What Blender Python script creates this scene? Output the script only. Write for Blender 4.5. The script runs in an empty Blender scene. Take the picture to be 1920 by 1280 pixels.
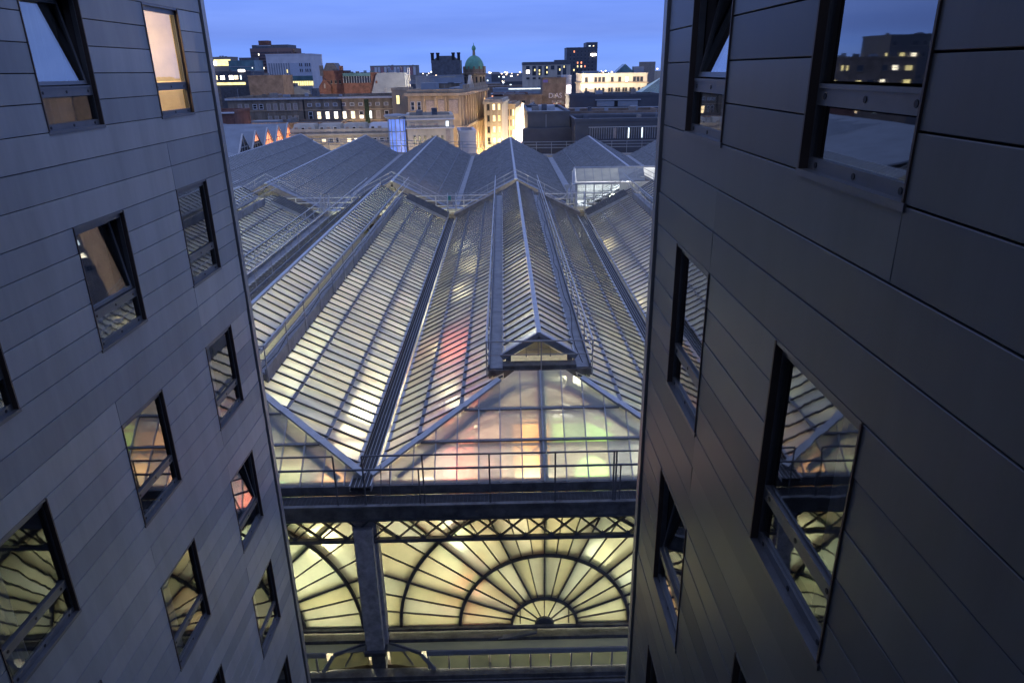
import bpy, math, random
from mathutils import Vector, Matrix, noise
random.seed(7)
S = bpy.context.scene
COL = S.collection
R = math.radians

# ---------------------------------------------------------------- camera
cam_d = bpy.data.cameras.new('camera'); cam = bpy.data.objects.new('camera', cam_d); COL.objects.link(cam)
cam_d.sensor_width = 36.0; cam_d.lens = 24.56; cam_d.clip_start = 0.02; cam_d.clip_end = 9000
_p, _a, _r = R(21.222), math.atan(11.8 * math.cos(R(21.222)) / 1310.0), R(0.9326)
fw = Vector((math.sin(_a) * math.cos(_p), math.cos(_a) * math.cos(_p), -math.sin(_p)))
rt = Vector((math.cos(_a), -math.sin(_a), 0)); up = rt.cross(fw)
RR = rt * math.cos(_r) - up * math.sin(_r); UU = up * math.cos(_r) + rt * math.sin(_r)
cam.matrix_world = Matrix(((RR.x, UU.x, -fw.x, 0), (RR.y, UU.y, -fw.y, 0), (RR.z, UU.z, -fw.z, 0), (0, 0, 0, 1)))
S.camera = cam

# ---------------------------------------------------------------- dusk sky
W = bpy.data.worlds.new('World'); S.world = W; W.use_nodes = True
nt = W.node_tree; nt.nodes.clear()
def wn(t, **k):
    n = nt.nodes.new(t)
    for a, b in k.items(): setattr(n, a, b)
    return n
wo = wn('ShaderNodeOutputWorld'); bg = wn('ShaderNodeBackground'); bg.inputs['Strength'].default_value = 1.0
geo = wn('ShaderNodeTexCoord'); sep = wn('ShaderNodeSeparateXYZ'); nt.links.new(geo.outputs['Generated'], sep.inputs[0])
ramp = wn('ShaderNodeValToRGB'); nt.links.new(sep.outputs['Z'], ramp.inputs[0])
cr = ramp.color_ramp
for i, (p, c) in enumerate([(0.0, (.19, .32, .80)), (.012, (.17, .30, .80)), (.026, (.165, .30, .84)), (.045, (.15, .25, .70)), (.09, (.17, .295, .84)), (.30, (.20, .31, .74)), (.6, (.27, .35, .68)), (1.0, (.30, .37, .66))]):
    e = cr.elements[i] if i < 2 else cr.elements.new(p)
    e.position = p; e.color = (*c, 1)
mp = wn('ShaderNodeMapping'); mp.inputs['Scale'].default_value = (1.6, 1.6, 16); nt.links.new(geo.outputs['Generated'], mp.inputs[0])
nz = wn('ShaderNodeTexNoise'); nz.inputs['Scale'].default_value = 2.2; nz.inputs['Detail'].default_value = 4; nz.inputs['Roughness'].default_value = .55
nt.links.new(mp.outputs[0], nz.inputs['Vector'])
cr2 = wn('ShaderNodeValToRGB'); cr2.color_ramp.elements[0].position = .38; cr2.color_ramp.elements[0].color = (.90, .92, .95, 1)
cr2.color_ramp.elements[1].position = .66; cr2.color_ramp.elements[1].color = (1.1, 1.07, 1.03, 1)
nt.links.new(nz.outputs['Fac'], cr2.inputs[0])
mul = wn('ShaderNodeMixRGB', blend_type='MULTIPLY'); mul.inputs[0].default_value = 1
nt.links.new(ramp.outputs[0], mul.inputs[1]); nt.links.new(cr2.outputs[0], mul.inputs[2])
# the physical sky, sun already under the horizon behind the hotel, adds its own gradient
sky = wn('ShaderNodeTexSky', sky_type='NISHITA'); sky.sun_disc = False; sky.sun_elevation = R(-4); sky.sun_rotation = R(200)
bg2 = wn('ShaderNodeBackground'); bg2.inputs['Strength'].default_value = .12; nt.links.new(sky.outputs[0], bg2.inputs[0])
add = wn('ShaderNodeAddShader'); nt.links.new(mul.outputs[0], bg.inputs[0])
nt.links.new(bg.outputs[0], add.inputs[0]); nt.links.new(bg2.outputs[0], add.inputs[1]); nt.links.new(add.outputs[0], wo.inputs[0])
bg.inputs['Strength'].default_value = 1.26

S.view_settings.view_transform = 'Standard'; S.view_settings.look = 'None'
S.view_settings.exposure = 0.0; S.view_settings.gamma = 1.0; S.view_settings.use_curve_mapping = False
S.render.engine = 'CYCLES'
S.cycles.max_bounces = 7; S.cycles.diffuse_bounces = 2; S.cycles.glossy_bounces = 3; S.cycles.transmission_bounces = 5
S.cycles.transparent_max_bounces = 10; S.cycles.caustics_reflective = False; S.cycles.caustics_refractive = False
S.cycles.sample_clamp_indirect = 3.0; S.cycles.use_denoising = True

# ---------------------------------------------------------------- materials
MATS = {}
def mat(name, col, rough=.6, metal=0.0, var=.12, nscale=3.0, bump=0.0, bscale=40.0, emit=None, spec=.5, streak=False):
    if name in MATS: return MATS[name]
    m = bpy.data.materials.new(name); m.use_nodes = True; t = m.node_tree; b = t.nodes['Principled BSDF']
    b.inputs['Roughness'].default_value = rough; b.inputs['Metallic'].default_value = metal
    b.inputs['Specular IOR Level'].default_value = spec
    tc = t.nodes.new('ShaderNodeTexCoord')
    gm = t.nodes.new('ShaderNodeNewGeometry')
    mpp = t.nodes.new('ShaderNodeMapping'); t.links.new(gm.outputs['Position'], mpp.inputs[0])
    mpp.inputs['Scale'].default_value = (1, 1, .18 if streak else 1)
    n = t.nodes.new('ShaderNodeTexNoise'); n.inputs['Scale'].default_value = nscale; n.inputs['Detail'].default_value = 6; n.inputs['Roughness'].default_value = .65
    t.links.new(mpp.outputs[0], n.inputs['Vector'])
    rp = t.nodes.new('ShaderNodeValToRGB'); rp.color_ramp.elements[0].position = .3; rp.color_ramp.elements[1].position = .72
    lo = tuple(max(0, c * (1 - var * 1.6)) for c in col); hi = tuple(min(1, c * (1 + var)) for c in col)
    rp.color_ramp.elements[0].color = (*lo, 1); rp.color_ramp.elements[1].color = (*hi, 1)
    t.links.new(n.outputs['Fac'], rp.inputs[0]); t.links.new(rp.outputs[0], b.inputs['Base Color'])
    mr = t.nodes.new('ShaderNodeMapRange'); mr.inputs['To Min'].default_value = max(.02, rough - .1); mr.inputs['To Max'].default_value = min(1, rough + .1)
    t.links.new(n.outputs['Fac'], mr.inputs['Value']); t.links.new(mr.outputs[0], b.inputs['Roughness'])
    if bump:
        n2 = t.nodes.new('ShaderNodeTexNoise'); n2.inputs['Scale'].default_value = bscale; n2.inputs['Detail'].default_value = 4
        t.links.new(gm.outputs['Position'], n2.inputs['Vector'])
        bp = t.nodes.new('ShaderNodeBump'); bp.inputs['Strength'].default_value = bump; bp.inputs['Distance'].default_value = .02
        t.links.new(n2.outputs['Fac'], bp.inputs['Height']); t.links.new(bp.outputs[0], b.inputs['Normal'])
    if emit:
        b.inputs['Emission Color'].default_value = (*emit[0], 1); b.inputs['Emission Strength'].default_value = emit[1]
    MATS[name] = m; return m

def glow(name, col, s):
    if name in MATS: return MATS[name]
    m = bpy.data.materials.new(name); m.use_nodes = True; t = m.node_tree; b = t.nodes['Principled BSDF']
    b.inputs['Base Color'].default_value = (.3, .3, .3, 1)
    g = t.nodes.new('ShaderNodeNewGeometry'); n = t.nodes.new('ShaderNodeTexNoise'); n.inputs['Scale'].default_value = .9; n.inputs['Detail'].default_value = 3
    t.links.new(g.outputs['Position'], n.inputs['Vector'])
    r = t.nodes.new('ShaderNodeValToRGB'); r.color_ramp.elements[0].position = .35; r.color_ramp.elements[1].position = .65
    r.color_ramp.elements[0].color = (*[c * .55 for c in col], 1); r.color_ramp.elements[1].color = (*col, 1)
    t.links.new(n.outputs['Fac'], r.inputs[0]); t.links.new(r.outputs[0], b.inputs['Emission Color'])
    b.inputs['Emission Strength'].default_value = s
    MATS[name] = m; return m

def obscured(name, col, k_ref=.5, rough=.32, dirt=.25, dfac=.36, dcol=(.66, .68, .66)):
    rough += .14; k_ref *= .8
    """rolled obscured roof glass: scatters the hall light, lets a blurred view through, reflects the sky"""
    m = bpy.data.materials.new(name); m.use_nodes = True; t = m.node_tree; t.nodes.clear()
    N = t.nodes.new; L = t.links.new
    out = N('ShaderNodeOutputMaterial'); g = N('ShaderNodeNewGeometry')
    dn = N('ShaderNodeTexNoise'); dn.inputs['Scale'].default_value = 1.3; dn.inputs['Detail'].default_value = 6; dn.inputs['Roughness'].default_value = .7
    mp = N('ShaderNodeMapping'); mp.inputs['Scale'].default_value = (.7, 2.2, .7); L(g.outputs['Position'], mp.inputs[0]); L(mp.outputs[0], dn.inputs['Vector'])
    rp = N('ShaderNodeValToRGB'); rp.color_ramp.elements[0].position = .35; rp.color_ramp.elements[1].position = .62
    rp.color_ramp.elements[0].color = (*[c * (1 - dirt) for c in col], 1); rp.color_ramp.elements[1].color = (*col, 1)
    L(dn.outputs['Fac'], rp.inputs[0])
    bn = N('ShaderNodeTexNoise'); bn.inputs['Scale'].default_value = 26; bn.inputs['Detail'].default_value = 2; L(g.outputs['Position'], bn.inputs['Vector'])
    bw = N('ShaderNodeTexNoise'); bw.inputs['Scale'].default_value = 1.7; L(g.outputs['Position'], bw.inputs['Vector'])
    ad = N('ShaderNodeMath'); ad.operation = 'MULTIPLY_ADD'; ad.inputs[1].default_value = .12; L(bn.outputs['Fac'], ad.inputs[0]); L(bw.outputs['Fac'], ad.inputs[2])
    bp = N('ShaderNodeBump'); bp.inputs['Strength'].default_value = .35; bp.inputs['Distance'].default_value = .03; L(ad.outputs[0], bp.inputs['Height'])
    tr = N('ShaderNodeBsdfTranslucent'); L(rp.outputs[0], tr.inputs[0])
    rf = N('ShaderNodeBsdfRefraction'); rf.inputs['Roughness'].default_value = rough; rf.inputs['IOR'].default_value = 1.12; L(rp.outputs[0], rf.inputs[0]); L(bp.outputs[0], rf.inputs['Normal'])
    df = N('ShaderNodeBsdfDiffuse'); df.inputs[0].default_value = (*dcol, 1)
    m1 = N('ShaderNodeMixShader'); m1.inputs[0].default_value = k_ref; L(tr.outputs[0], m1.inputs[1]); L(rf.outputs[0], m1.inputs[2])
    m0 = N('ShaderNodeMixShader'); m0.inputs[0].default_value = dfac; L(m1.outputs[0], m0.inputs[1]); L(df.outputs[0], m0.inputs[2])
    gl = N('ShaderNodeBsdfGlossy'); gl.inputs['Roughness'].default_value = .16; gl.inputs[0].default_value = (.8, .8, .8, 1); L(bp.outputs[0], gl.inputs['Normal'])
    fr = N('ShaderNodeLayerWeight'); fr.inputs[0].default_value = .5
    pw = N('ShaderNodeMath'); pw.operation = 'POWER'; pw.inputs[1].default_value = 2.7; L(fr.outputs['Facing'], pw.inputs[0])
    fm = N('ShaderNodeMath'); fm.operation = 'MULTIPLY_ADD'; fm.inputs[1].default_value = .9; fm.inputs[2].default_value = .045; L(pw.outputs[0], fm.inputs[0])
    m2 = N('ShaderNodeMixShader'); L(fm.outputs[0], m2.inputs[0]); L(m0.outputs[0], m2.inputs[1]); L(gl.outputs[0], m2.inputs[2])
    L(m2.outputs[0], out.inputs[0]); MATS[name] = m; return m

def window_glass(name, base=.25, tint=(.75, .78, .78), wob=.008):
    m = bpy.data.materials.new(name); m.use_nodes = True; t = m.node_tree; t.nodes.clear()
    N = t.nodes.new; L = t.links.new
    out = N('ShaderNodeOutputMaterial'); g = N('ShaderNodeNewGeometry')
    nn = N('ShaderNodeTexNoise'); nn.inputs['Scale'].default_value = 2.6; nn.inputs['Detail'].default_value = 1.5; L(g.outputs['Position'], nn.inputs['Vector'])
    bp = N('ShaderNodeBump'); bp.inputs['Strength'].default_value = wob; bp.inputs['Distance'].default_value = .05; L(nn.outputs['Fac'], bp.inputs['Height'])
    gl = N('ShaderNodeBsdfGlossy'); gl.inputs['Roughness'].default_value = .02; gl.inputs[0].default_value = (.92, .95, .95, 1); L(bp.outputs[0], gl.inputs['Normal'])
    tp = N('ShaderNodeBsdfTransparent'); tp.inputs[0].default_value = (*tint, 1)
    fr = N('ShaderNodeLayerWeight'); fr.inputs[0].default_value = .5
    pw = N('ShaderNodeMath'); pw.operation = 'POWER'; pw.inputs[1].default_value = 3.4; L(fr.outputs['Facing'], pw.inputs[0])
    fm = N('ShaderNodeMath'); fm.operation = 'MULTIPLY_ADD'; fm.inputs[1].default_value = .85; fm.inputs[2].default_value = base; fm.use_clamp = True; L(pw.outputs[0], fm.inputs[0])
    mx = N('ShaderNodeMixShader'); L(fm.outputs[0], mx.inputs[0]); L(tp.outputs[0], mx.inputs[1]); L(gl.outputs[0], mx.inputs[2])
    L(mx.outputs[0], out.inputs[0]); MATS[name] = m; return m

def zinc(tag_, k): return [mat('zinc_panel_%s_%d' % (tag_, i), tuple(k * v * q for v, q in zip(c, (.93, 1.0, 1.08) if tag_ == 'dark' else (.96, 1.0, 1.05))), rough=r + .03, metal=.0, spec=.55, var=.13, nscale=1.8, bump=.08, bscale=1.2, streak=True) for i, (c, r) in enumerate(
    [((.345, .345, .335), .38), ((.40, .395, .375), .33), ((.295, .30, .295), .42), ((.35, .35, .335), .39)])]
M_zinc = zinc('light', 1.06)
M_zincShade = zinc('dark', .42)  # right wing's shade put into a darker, bluer copy of the panels
M_joint = mat('joint_shadow_steel', (.012, .012, .014), rough=.8)
M_trim = mat('corner_trim', (.36, .36, .36), rough=.38, metal=.4, var=.08)
M_jamb = mat('brown_jamb', (.13, .10, .085), rough=.5, metal=.3)
M_frame = mat('window_frame_metal', (.19, .195, .205), rough=.4, metal=.4)
M_bolt = mat('bolt', (.01, .01, .012), rough=.5)
M_room = mat('room_dark', (.14, .125, .12), rough=.9)
M_roomlit = mat('room_cream', (.8, .68, .5), rough=.9)
M_curtain = mat('curtain', (.38, .38, .40), rough=.95)
M_curtlit = mat('curtain_lit', (.85, .80, .72), rough=.95)
_t = M_curtlit.node_tree; _tr = _t.nodes.new('ShaderNodeBsdfTranslucent'); _tr.inputs[0].default_value = (.85, .78, .68, 1)
_mx = _t.nodes.new('ShaderNodeMixShader'); _mx.inputs[0].default_value = .4; _o = [n for n in _t.nodes if n.type == 'OUTPUT_MATERIAL'][0]
_t.links.new(_t.nodes['Principled BSDF'].outputs[0], _mx.inputs[1]); _t.links.new(_tr.outputs[0], _mx.inputs[2]); _t.links.new(_mx.outputs[0], _o.inputs[0])
M_glass = window_glass('hotel_glass')
M_glass2 = window_glass('hotel_glass_wavy', wob=.02, base=.22)
M_steel = mat('painted_steel', (.27, .275, .29), rough=.5, metal=.2, var=.25, nscale=2.0, bump=.1)
M_pillar = mat('pillar_paint', (.52, .51, .53), rough=.6, var=.3, nscale=4, bump=.2)
M_bar = mat('glazing_bar', (.17, .17, .175), rough=.55, metal=.2, var=.25)
M_galv = mat('galvanised', (.50, .51, .52), rough=.42, metal=.35, var=.14, nscale=2.5, bump=.08)
M_lead = mat('lead_flashing', (.30, .31, .33), rough=.55, metal=.2, var=.22, nscale=2.0, bump=.15, bscale=8)
M_dark = mat('dark_girder', (.155, .155, .16), rough=.6, metal=.1, var=.4, nscale=2.5, bump=.2, bscale=12)
M_board = mat('tarred_board', (.05, .048, .05), rough=.75, var=.3)
M_rail = mat('handrail_galv', (.34, .35, .37), rough=.45, metal=.5, var=.12)
M_darkrail = mat('handrail_painted', (.17, .175, .19), rough=.5, metal=.3, var=.15)
M_stoneD = mat('blackened_stone', (.25, .20, .15), rough=.9, var=.4, nscale=.7, bump=.4, bscale=3, streak=True)
M_stoneB = mat('buff_stone', (.44, .34, .23), rough=.85, var=.25, nscale=.6, bump=.3, bscale=3, streak=True)
M_stoneP = mat('pale_stone', (.52, .46, .37), rough=.85, var=.2, nscale=.5, streak=True)
M_white = mat('white_render', (.62, .61, .62), rough=.7, var=.1, nscale=.3)
M_brick = mat('red_brick', (.19, .09, .068), rough=.9, var=.3, nscale=.8, bump=.3)
M_brickB = mat('brown_brick', (.24, .18, .14), rough=.9, var=.3, nscale=.5, bump=.3)
M_slate = mat('slate', (.10, .105, .12), rough=.55, var=.3, nscale=1.5)
M_darkclad = mat('dark_cladding', (.085, .09, .105), rough=.5, metal=.2, var=.15, nscale=.4)
M_concrete = mat('concrete', (.28, .25, .22), rough=.85, var=.2)
M_bluegrey = mat('bluegrey_clad', (.27, .30, .34), rough=.6, var=.15, nscale=.4)
M_copper = mat('green_copper', (.13, .36, .26), rough=.6, var=.18, nscale=.8)
M_roofflat = mat('flat_roof', (.16, .17, .19), rough=.35, var=.35, nscale=.4)
M_pane = mat('city_pane', (.03, .035, .045), rough=.08, var=.3)
M_blind = mat('pale_blind', (.36, .30, .27), rough=.8, var=.2)
M_wframe = mat('white_sash', (.6, .6, .6), rough=.5)
M_asphalt = mat('asphalt', (.05, .05, .052), rough=.7, var=.3, nscale=.3)
M_ground = mat('town_ground', (.045, .05, .06), rough=.9, var=.5, nscale=.01)
M_hill = mat('hill_land', (.05, .065, .085), rough=1, var=.4, nscale=.004)
M_hallfloor = mat('hall_floor', (.45, .42, .36), rough=.5, var=.2)
M_tealglass = mat('teal_glass', (.10, .20, .21), rough=.2, var=.3, nscale=.2)
G_warm = glow('lit_warm', (1.0, .72, .36), 3.2)
G_pale = glow('lit_pale', (1.0, .86, .60), 4.5)
G_cold = glow('lit_cold', (.8, .95, 1.0), 3.0)
G_yel = glow('lit_yellow', (1.0, .82, .30), 2.2)
G_white = glow('lit_white', (1.0, .88, .78), 12)
G_orange = glow('lit_orange', (1.0, .30, .10), 2.2)
G_blue = glow('lit_blue', (.13, .26, .95), 1.1)
G_red = glow('screen_red', (1.0, .20, .15), 3.6)
G_or2 = glow('screen_orange', (1.0, .40, .08), 4.5)
G_green = glow('screen_green', (.30, .80, .10), 3.5)
G_lampw = glow('lamp_face', (1.0, .95, .8), 14)
PANES = [obscured('obscured_glass_a', (.86, .85, .76)), obscured('obscured_glass_b', (.80, .82, .78), .42),
         obscured('obscured_glass_c', (.90, .86, .70), .58, .25), obscured('obscured_glass_d', (.50, .52, .55), .35, .4, .4),
         obscured('obscured_glass_e', (.95, .91, .87), .5, .3, .1)]
FAN = [obscured('fan_glass_a', (.48, .48, .31), .28, .45), obscured('fan_glass_b', (.48, .50, .39), .34, .45), obscured('fan_glass_c', (.45, .44, .29), .24, .45)]
DIM = [obscured('dim_dirty_glass', (.46, .47, .45), .3, .35, .4, .6, (.74, .77, .74))]  # weaker hall light put into the glass colour, on top of dirt

# ---------------------------------------------------------------- mesh helpers
class MB:
    def __init__(s): s.v = []; s.f = []; s.m = []; s.mats = []
    def _mi(s, m):
        if m is None: return 0
        if m not in s.mats: s.mats.append(m)
        return s.mats.index(m)
    def poly(s, pts, m=None):
        i = len(s.v); s.v += [tuple(p) for p in pts]; s.f.append(tuple(range(i, i + len(pts)))); s.m.append(s._mi(m))
    def box(s, x0, x1, y0, y1, z0, z1, m=None):
        i = len(s.v)
        s.v += [(x0, y0, z0), (x1, y0, z0), (x1, y1, z0), (x0, y1, z0), (x0, y0, z1), (x1, y0, z1), (x1, y1, z1), (x0, y1, z1)]
        for q in ((0, 3, 2, 1), (4, 5, 6, 7), (0, 1, 5, 4), (1, 2, 6, 5), (2, 3, 7, 6), (3, 0, 4, 7)):
            s.f.append(tuple(i + k for k in q)); s.m.append(s._mi(m))
        return s
    def beam(s, a, b, w, h, m=None, upv=(0, 0, 1)):
        a = Vector(a); b = Vector(b); d = (b - a).normalized(); u = Vector(upv)
        if abs(d.dot(u)) > .98: u = Vector((0, 1, 0))
        sx = d.cross(u).normalized(); uu = sx.cross(d).normalized(); i = len(s.v)
        for p in (a, b):
            for (p1, p2) in ((-1, -1), (1, -1), (1, 1), (-1, 1)): s.v.append(tuple(p + sx * (w / 2 * p1) + uu * (h / 2 * p2)))
        for q in ((0, 1, 2, 3), (7, 6, 5, 4), (0, 4, 5, 1), (1, 5, 6, 2), (2, 6, 7, 3), (3, 7, 4, 0)):
            s.f.append(tuple(i + k for k in q)); s.m.append(s._mi(m))
        return s
    def tube(s, a, b, r, n=8, m=None):
        a = Vector(a); b = Vector(b); d = (b - a).normalized(); u = Vector((0, 0, 1)) if abs(d.z) < .9 else Vector((0, 1, 0))
        x = d.cross(u).normalized(); y = d.cross(x); i = len(s.v)
        for p in (a, b):
            for k in range(n):
                t = 2 * math.pi * k / n; s.v.append(tuple(p + x * (r * math.cos(t)) + y * (r * math.sin(t))))
        for k in range(n):
            s.f.append((i + k, i + (k + 1) % n, i + n + (k + 1) % n, i + n + k)); s.m.append(s._mi(m))
        s.f.append(tuple(i + k for k in range(n - 1, -1, -1))); s.m.append(s._mi(m)); s.f.append(tuple(i + n + k for k in range(n))); s.m.append(s._mi(m))
        return s
    def prism(s, pts, ext, m=None):
        """polygon pts extruded by vector ext"""
        e = Vector(ext); n = len(pts); i = len(s.v)
        s.v += [tuple(p) for p in pts] + [tuple(Vector(p) + e) for p in pts]
        s.f.append(tuple(i + k for k in range(n))); s.m.append(s._mi(m)); s.f.append(tuple(i + n + k for k in range(n - 1, -1, -1))); s.m.append(s._mi(m))
        for k in range(n):
            s.f.append((i + k, i + n + k, i + n + (k + 1) % n, i + (k + 1) % n)); s.m.append(s._mi(m))
        return s
    def lathe(s, cx, cy, prof, n=20, m=None, flut=0):
        i = len(s.v)
        for (r, z) in prof:
            for k in range(n):
                t = 2 * math.pi * k / n; rr = r * (1 + (flut if k % 2 else 0)); s.v.append((cx + rr * math.cos(t), cy + rr * math.sin(t), z))
        for j in range(len(prof) - 1):
            for k in range(n):
                s.f.append((i + j * n + k, i + j * n + (k + 1) % n, i + (j + 1) * n + (k + 1) % n, i + (j + 1) * n + k)); s.m.append(s._mi(m))
        s.f.append(tuple(i + (len(prof) - 1) * n + k for k in range(n))); s.m.append(s._mi(m))
        return s
    def mesh(s, name, m=None):
        me = bpy.data.meshes.new(name); me.from_pydata(s.v, [], s.f)
        if s.mats:
            for x in s.mats: me.materials.append(x)
            for p, k in zip(me.polygons, s.m): p.material_index = k
        elif m: me.materials.append(m)
        me.update(); return me
    def obj(s, name, m=None, parent=None, kind=None):
        o = bpy.data.objects.new(name, s.mesh(name, m)); COL.objects.link(o)
        if parent: o.parent = parent
        if kind: o['kind'] = kind
        return o

def link(name, me, parent=None, loc=(0, 0, 0), rotz=0):
    o = bpy.data.objects.new(name, me); COL.objects.link(o); o.parent = parent; o.location = loc; o.rotation_euler = (0, 0, rotz); return o
def thing(name, label, cat, loc=(0, 0, 0), rotz=0, group=None):
    o = bpy.data.objects.new(name, None); o.empty_display_size = .2; COL.objects.link(o); o.location = loc; o.rotation_euler = (0, 0, rotz)
    o['label'] = label; o['category'] = cat
    if group: o['group'] = group
    return o
def tag(o, label, cat, group=None):
    o['label'] = label; o['category'] = cat
    if group: o['group'] = group
    return o
def sub(name, parent, loc=(0, 0, 0)):
    o = bpy.data.objects.new(name, None); o.empty_display_size = .1; COL.objects.link(o); o.parent = parent; o.location = loc; return o
def clip(poly, a, b, c):
    """keep a*x+b*y+c>=0"""
    out = []; n = len(poly)
    for i in range(n):
        p, q = poly[i], poly[(i + 1) % n]; dp = a * p[0] + b * p[1] + c; dq = a * q[0] + b * q[1] + c
        if dp >= 0: out.append(p)
        if (dp > 0 > dq) or (dp < 0 < dq):
            t = dp / (dp - dq); out.append((p[0] + (q[0] - p[0]) * t, p[1] + (q[1] - p[1]) * t))
    return out

# ================================================================ HOTEL WINGS
PITCH = 2.81; SILL0 = -.62
def hotel(name, label, X, side, corner, jambs, near, tilted, lit, depth=9.0):
    M_z = M_zinc if side > 0 else M_zincShade
    """wing whose glazed wall is the plane x=X; side=+1 when the wall looks towards +X"""
    H = thing(name, label, 'building', (X, 0, -26.5))
    oz = 26.5
    def O(mb, nm, m=None, par=H, kind=None): return mb.obj(nm, m, par, kind)
    # local frame: u = distance into the wall (positive inside building), y, z (world) -> x local = -side*u
    def bx(mb, u0, u1, y0, y1, z0, z1, m=None):
        a, b = sorted((-side * u0, -side * u1)); mb.box(a, b, y0, y1, z0 + oz, z1 + oz, m)
    wz = [SILL0 - PITCH * k for k in range(-2, 8)]
    wy = [(j - 1.24, j) for j in jambs]
    # backing structure with real window openings: strips between windows
    core = MB(); y0 = near; zt, zb = 7.0, -26.0
    T = .12
    edges = [near]
    for a, b in sorted(wy): edges += [a, b]
    edges.append(corner - .02)
    for i in range(0, len(edges), 2): bx(core, .035, .20, edges[i], edges[i + 1], zb, zt)
    for a, b in wy:
        zs = [zb]
        for s in sorted(wz): zs += [s, s + 1.66]
        zs.append(zt)
        for i in range(0, len(zs), 2): bx(core, .036, .199, a, b, zs[i], zs[i + 1])
    O(core, 'wall_core', M_joint)
    # rest of the wing: inner body, front end wall and roof
    body = MB(); bx(body, 2.2, depth, near, corner - .05, zb, zt)
    bx(body, .21, 2.2, corner - .3, corner - .03, zb, zt); bx(body, .21, 2.2, near, near + .2, zb, zt); bx(body, .21, 2.2, near + .2, corner - .3, zt - .3, zt)
    for k in range(-2, 8): bx(body, .21, 2.19, near + .21, corner - .31, SILL0 - PITCH * k - .75, SILL0 - PITCH * k - .55)
    O(body, 'wing_body', M_room)
    endw = MB()
    z = zb
    while z < zt - .4:
        bx(endw, .06, depth, corner - .02, corner + .0, z, z + .45); z += .47
    O(endw, 'end_cladding', M_z[0], kind='stuff')
    par = MB(); bx(par, -.03, depth, near, corner + .03, zt, zt + .12); O(par, 'coping', M_trim)
    # corner trim: a dark recess, then a lighter upright
    tr = MB(); bx(tr, -.03, .10, corner - .15, corner + .012, zb, zt)
    O(tr, 'corner_trim', M_trim)
    # cladding panels
    cache = {}; n = 0; bulk = MB()
    ce = corner - .21
    rows = []
    for k in range(-2, 8):
        s = SILL0 - PITCH * k
        for i in range(5): rows.append((s + i * .332, s + (i + 1) * .332, True, k))
        for i in range(3): rows.append((s - (i + 1) * .3833, s - i * .3833, False, k))
    gap = .005
    for (z0, z1, win, k) in rows:
        segs = []
        if win:
            e = [near] + [v for a, b in sorted(wy) for v in (a, b)] + [ce]
            segs = [(e[i], e[i + 1]) for i in range(0, len(e), 2)]
        else:
            cuts = sorted(a for a, b in wy); cuts = cuts[(0 if (int(round(z0 / .38)) % 3) else 1)::2]
            e = [near] + cuts + [ce]; segs = [(e[i], e[i + 1]) for i in range(len(e) - 1)]
        for (a, b) in segs:
            if b - a < .1: continue
            visible = (-1 <= k <= 5) and b > near + 1.5
            g = gap * .4 if not win else gap
            if visible and n < 296:
                key = (round(b - a, 3), round(z1 - z0, 3))
                if key not in cache:
                    c = MB(); L_, h_ = b - a - 2 * g, z1 - z0 - .011
                    bev = .003
                    # face with bevelled rim
                    P = [(0, bev, bev), (0, L_ - bev, bev), (0, L_ - bev, h_ - bev), (0, bev, h_ - bev)]
                    Q = [(-side * bev, 0, 0), (-side * bev, L_, 0), (-side * bev, L_, h_), (-side * bev, 0, h_)]
                    Bk = [(-side * .03, 0, 0), (-side * .03, L_, 0), (-side * .03, L_, h_), (-side * .03, 0, h_)]
                    c.poly(P)
                    for q in range(4):
                        c.poly([P[q], Q[q], Q[(q + 1) % 4], P[(q + 1) % 4]]); c.poly([Q[q], Bk[q], Bk[(q + 1) % 4], Q[(q + 1) % 4]])
                    cache[key] = [c.mesh('cladding_panel', M_z[q]) for q in range(4)]
                o = link('cladding_panel', random.choice(cache[key]), H, (0, a + g, z0 + .0055 + oz))
                o.rotation_euler = (0, random.gauss(0, .006), random.gauss(0, .0006)); n += 1
            else:
                bx(bulk, 0, .03, a + g, b - g, z0 + .008, z1 - .008)
    O(bulk, 'outer_cladding', M_z[0], kind='stuff')
    # windows
    for ci, (a, b) in enumerate(wy):
        for k in range(-1, 6):
            s = SILL0 - PITCH * k; w = b - a
            islit = (ci, k) in lit; tilt = tilted.get((ci, k), 0)
            # frame is the window object itself; origin at sill, near edge
            fm = MB(); D0, D1 = .045, .105
            def fb(y0, y1, z0, z1, m=None, d0=D0, d1=D1): x0, x1 = sorted((-side * d0, -side * d1)); fm.box(x0, x1, y0, y1, z0, z1, m)
            fb(.0, .035, 0, 1.66); fb(w - .035, w, 0, 1.66); fb(.035, w - .035, 1.56, 1.66); fb(.035, w - .035, 0, .085); fb(.035, w - .035, .392, .49)
            fb(.052, w - .052, .49, .515, None, D0 - .012, D1 - .002)
            wo_ = fm.obj('window', M_frame, H); wo_.location = (0, a, s + oz)
            jb = MB()
            x0, x1 = sorted((-side * -.012, -side * .045))
            jb.box(x0, x1, w - .014, w + .006, .004, 1.652); jb.obj('jamb', M_jamb, wo_)
            jb = MB(); jb.box(x0, x1, -.006, .010, .004, 1.652); jb.obj('jamb', M_jamb, wo_)
            jb = MB(); x0, x1 = sorted((-side * .106, -side * .21)); jb.box(x0, x1, -.002, w + .002, 1.64, 1.662); jb.obj('head_lining', M_jamb, wo_)
            sl = MB(); x0, x1 = sorted((-side * -.014, -side * .046)); sl.box(x0, x1, -.02, w + .02, -.03, .012); sl.obj('sill', M_frame, wo_)
            MB().box(*sorted((-side * -.004, -side * .046)), .012, w - .016, 1.63, 1.664).obj('head_trim', M_frame, wo_)
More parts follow.
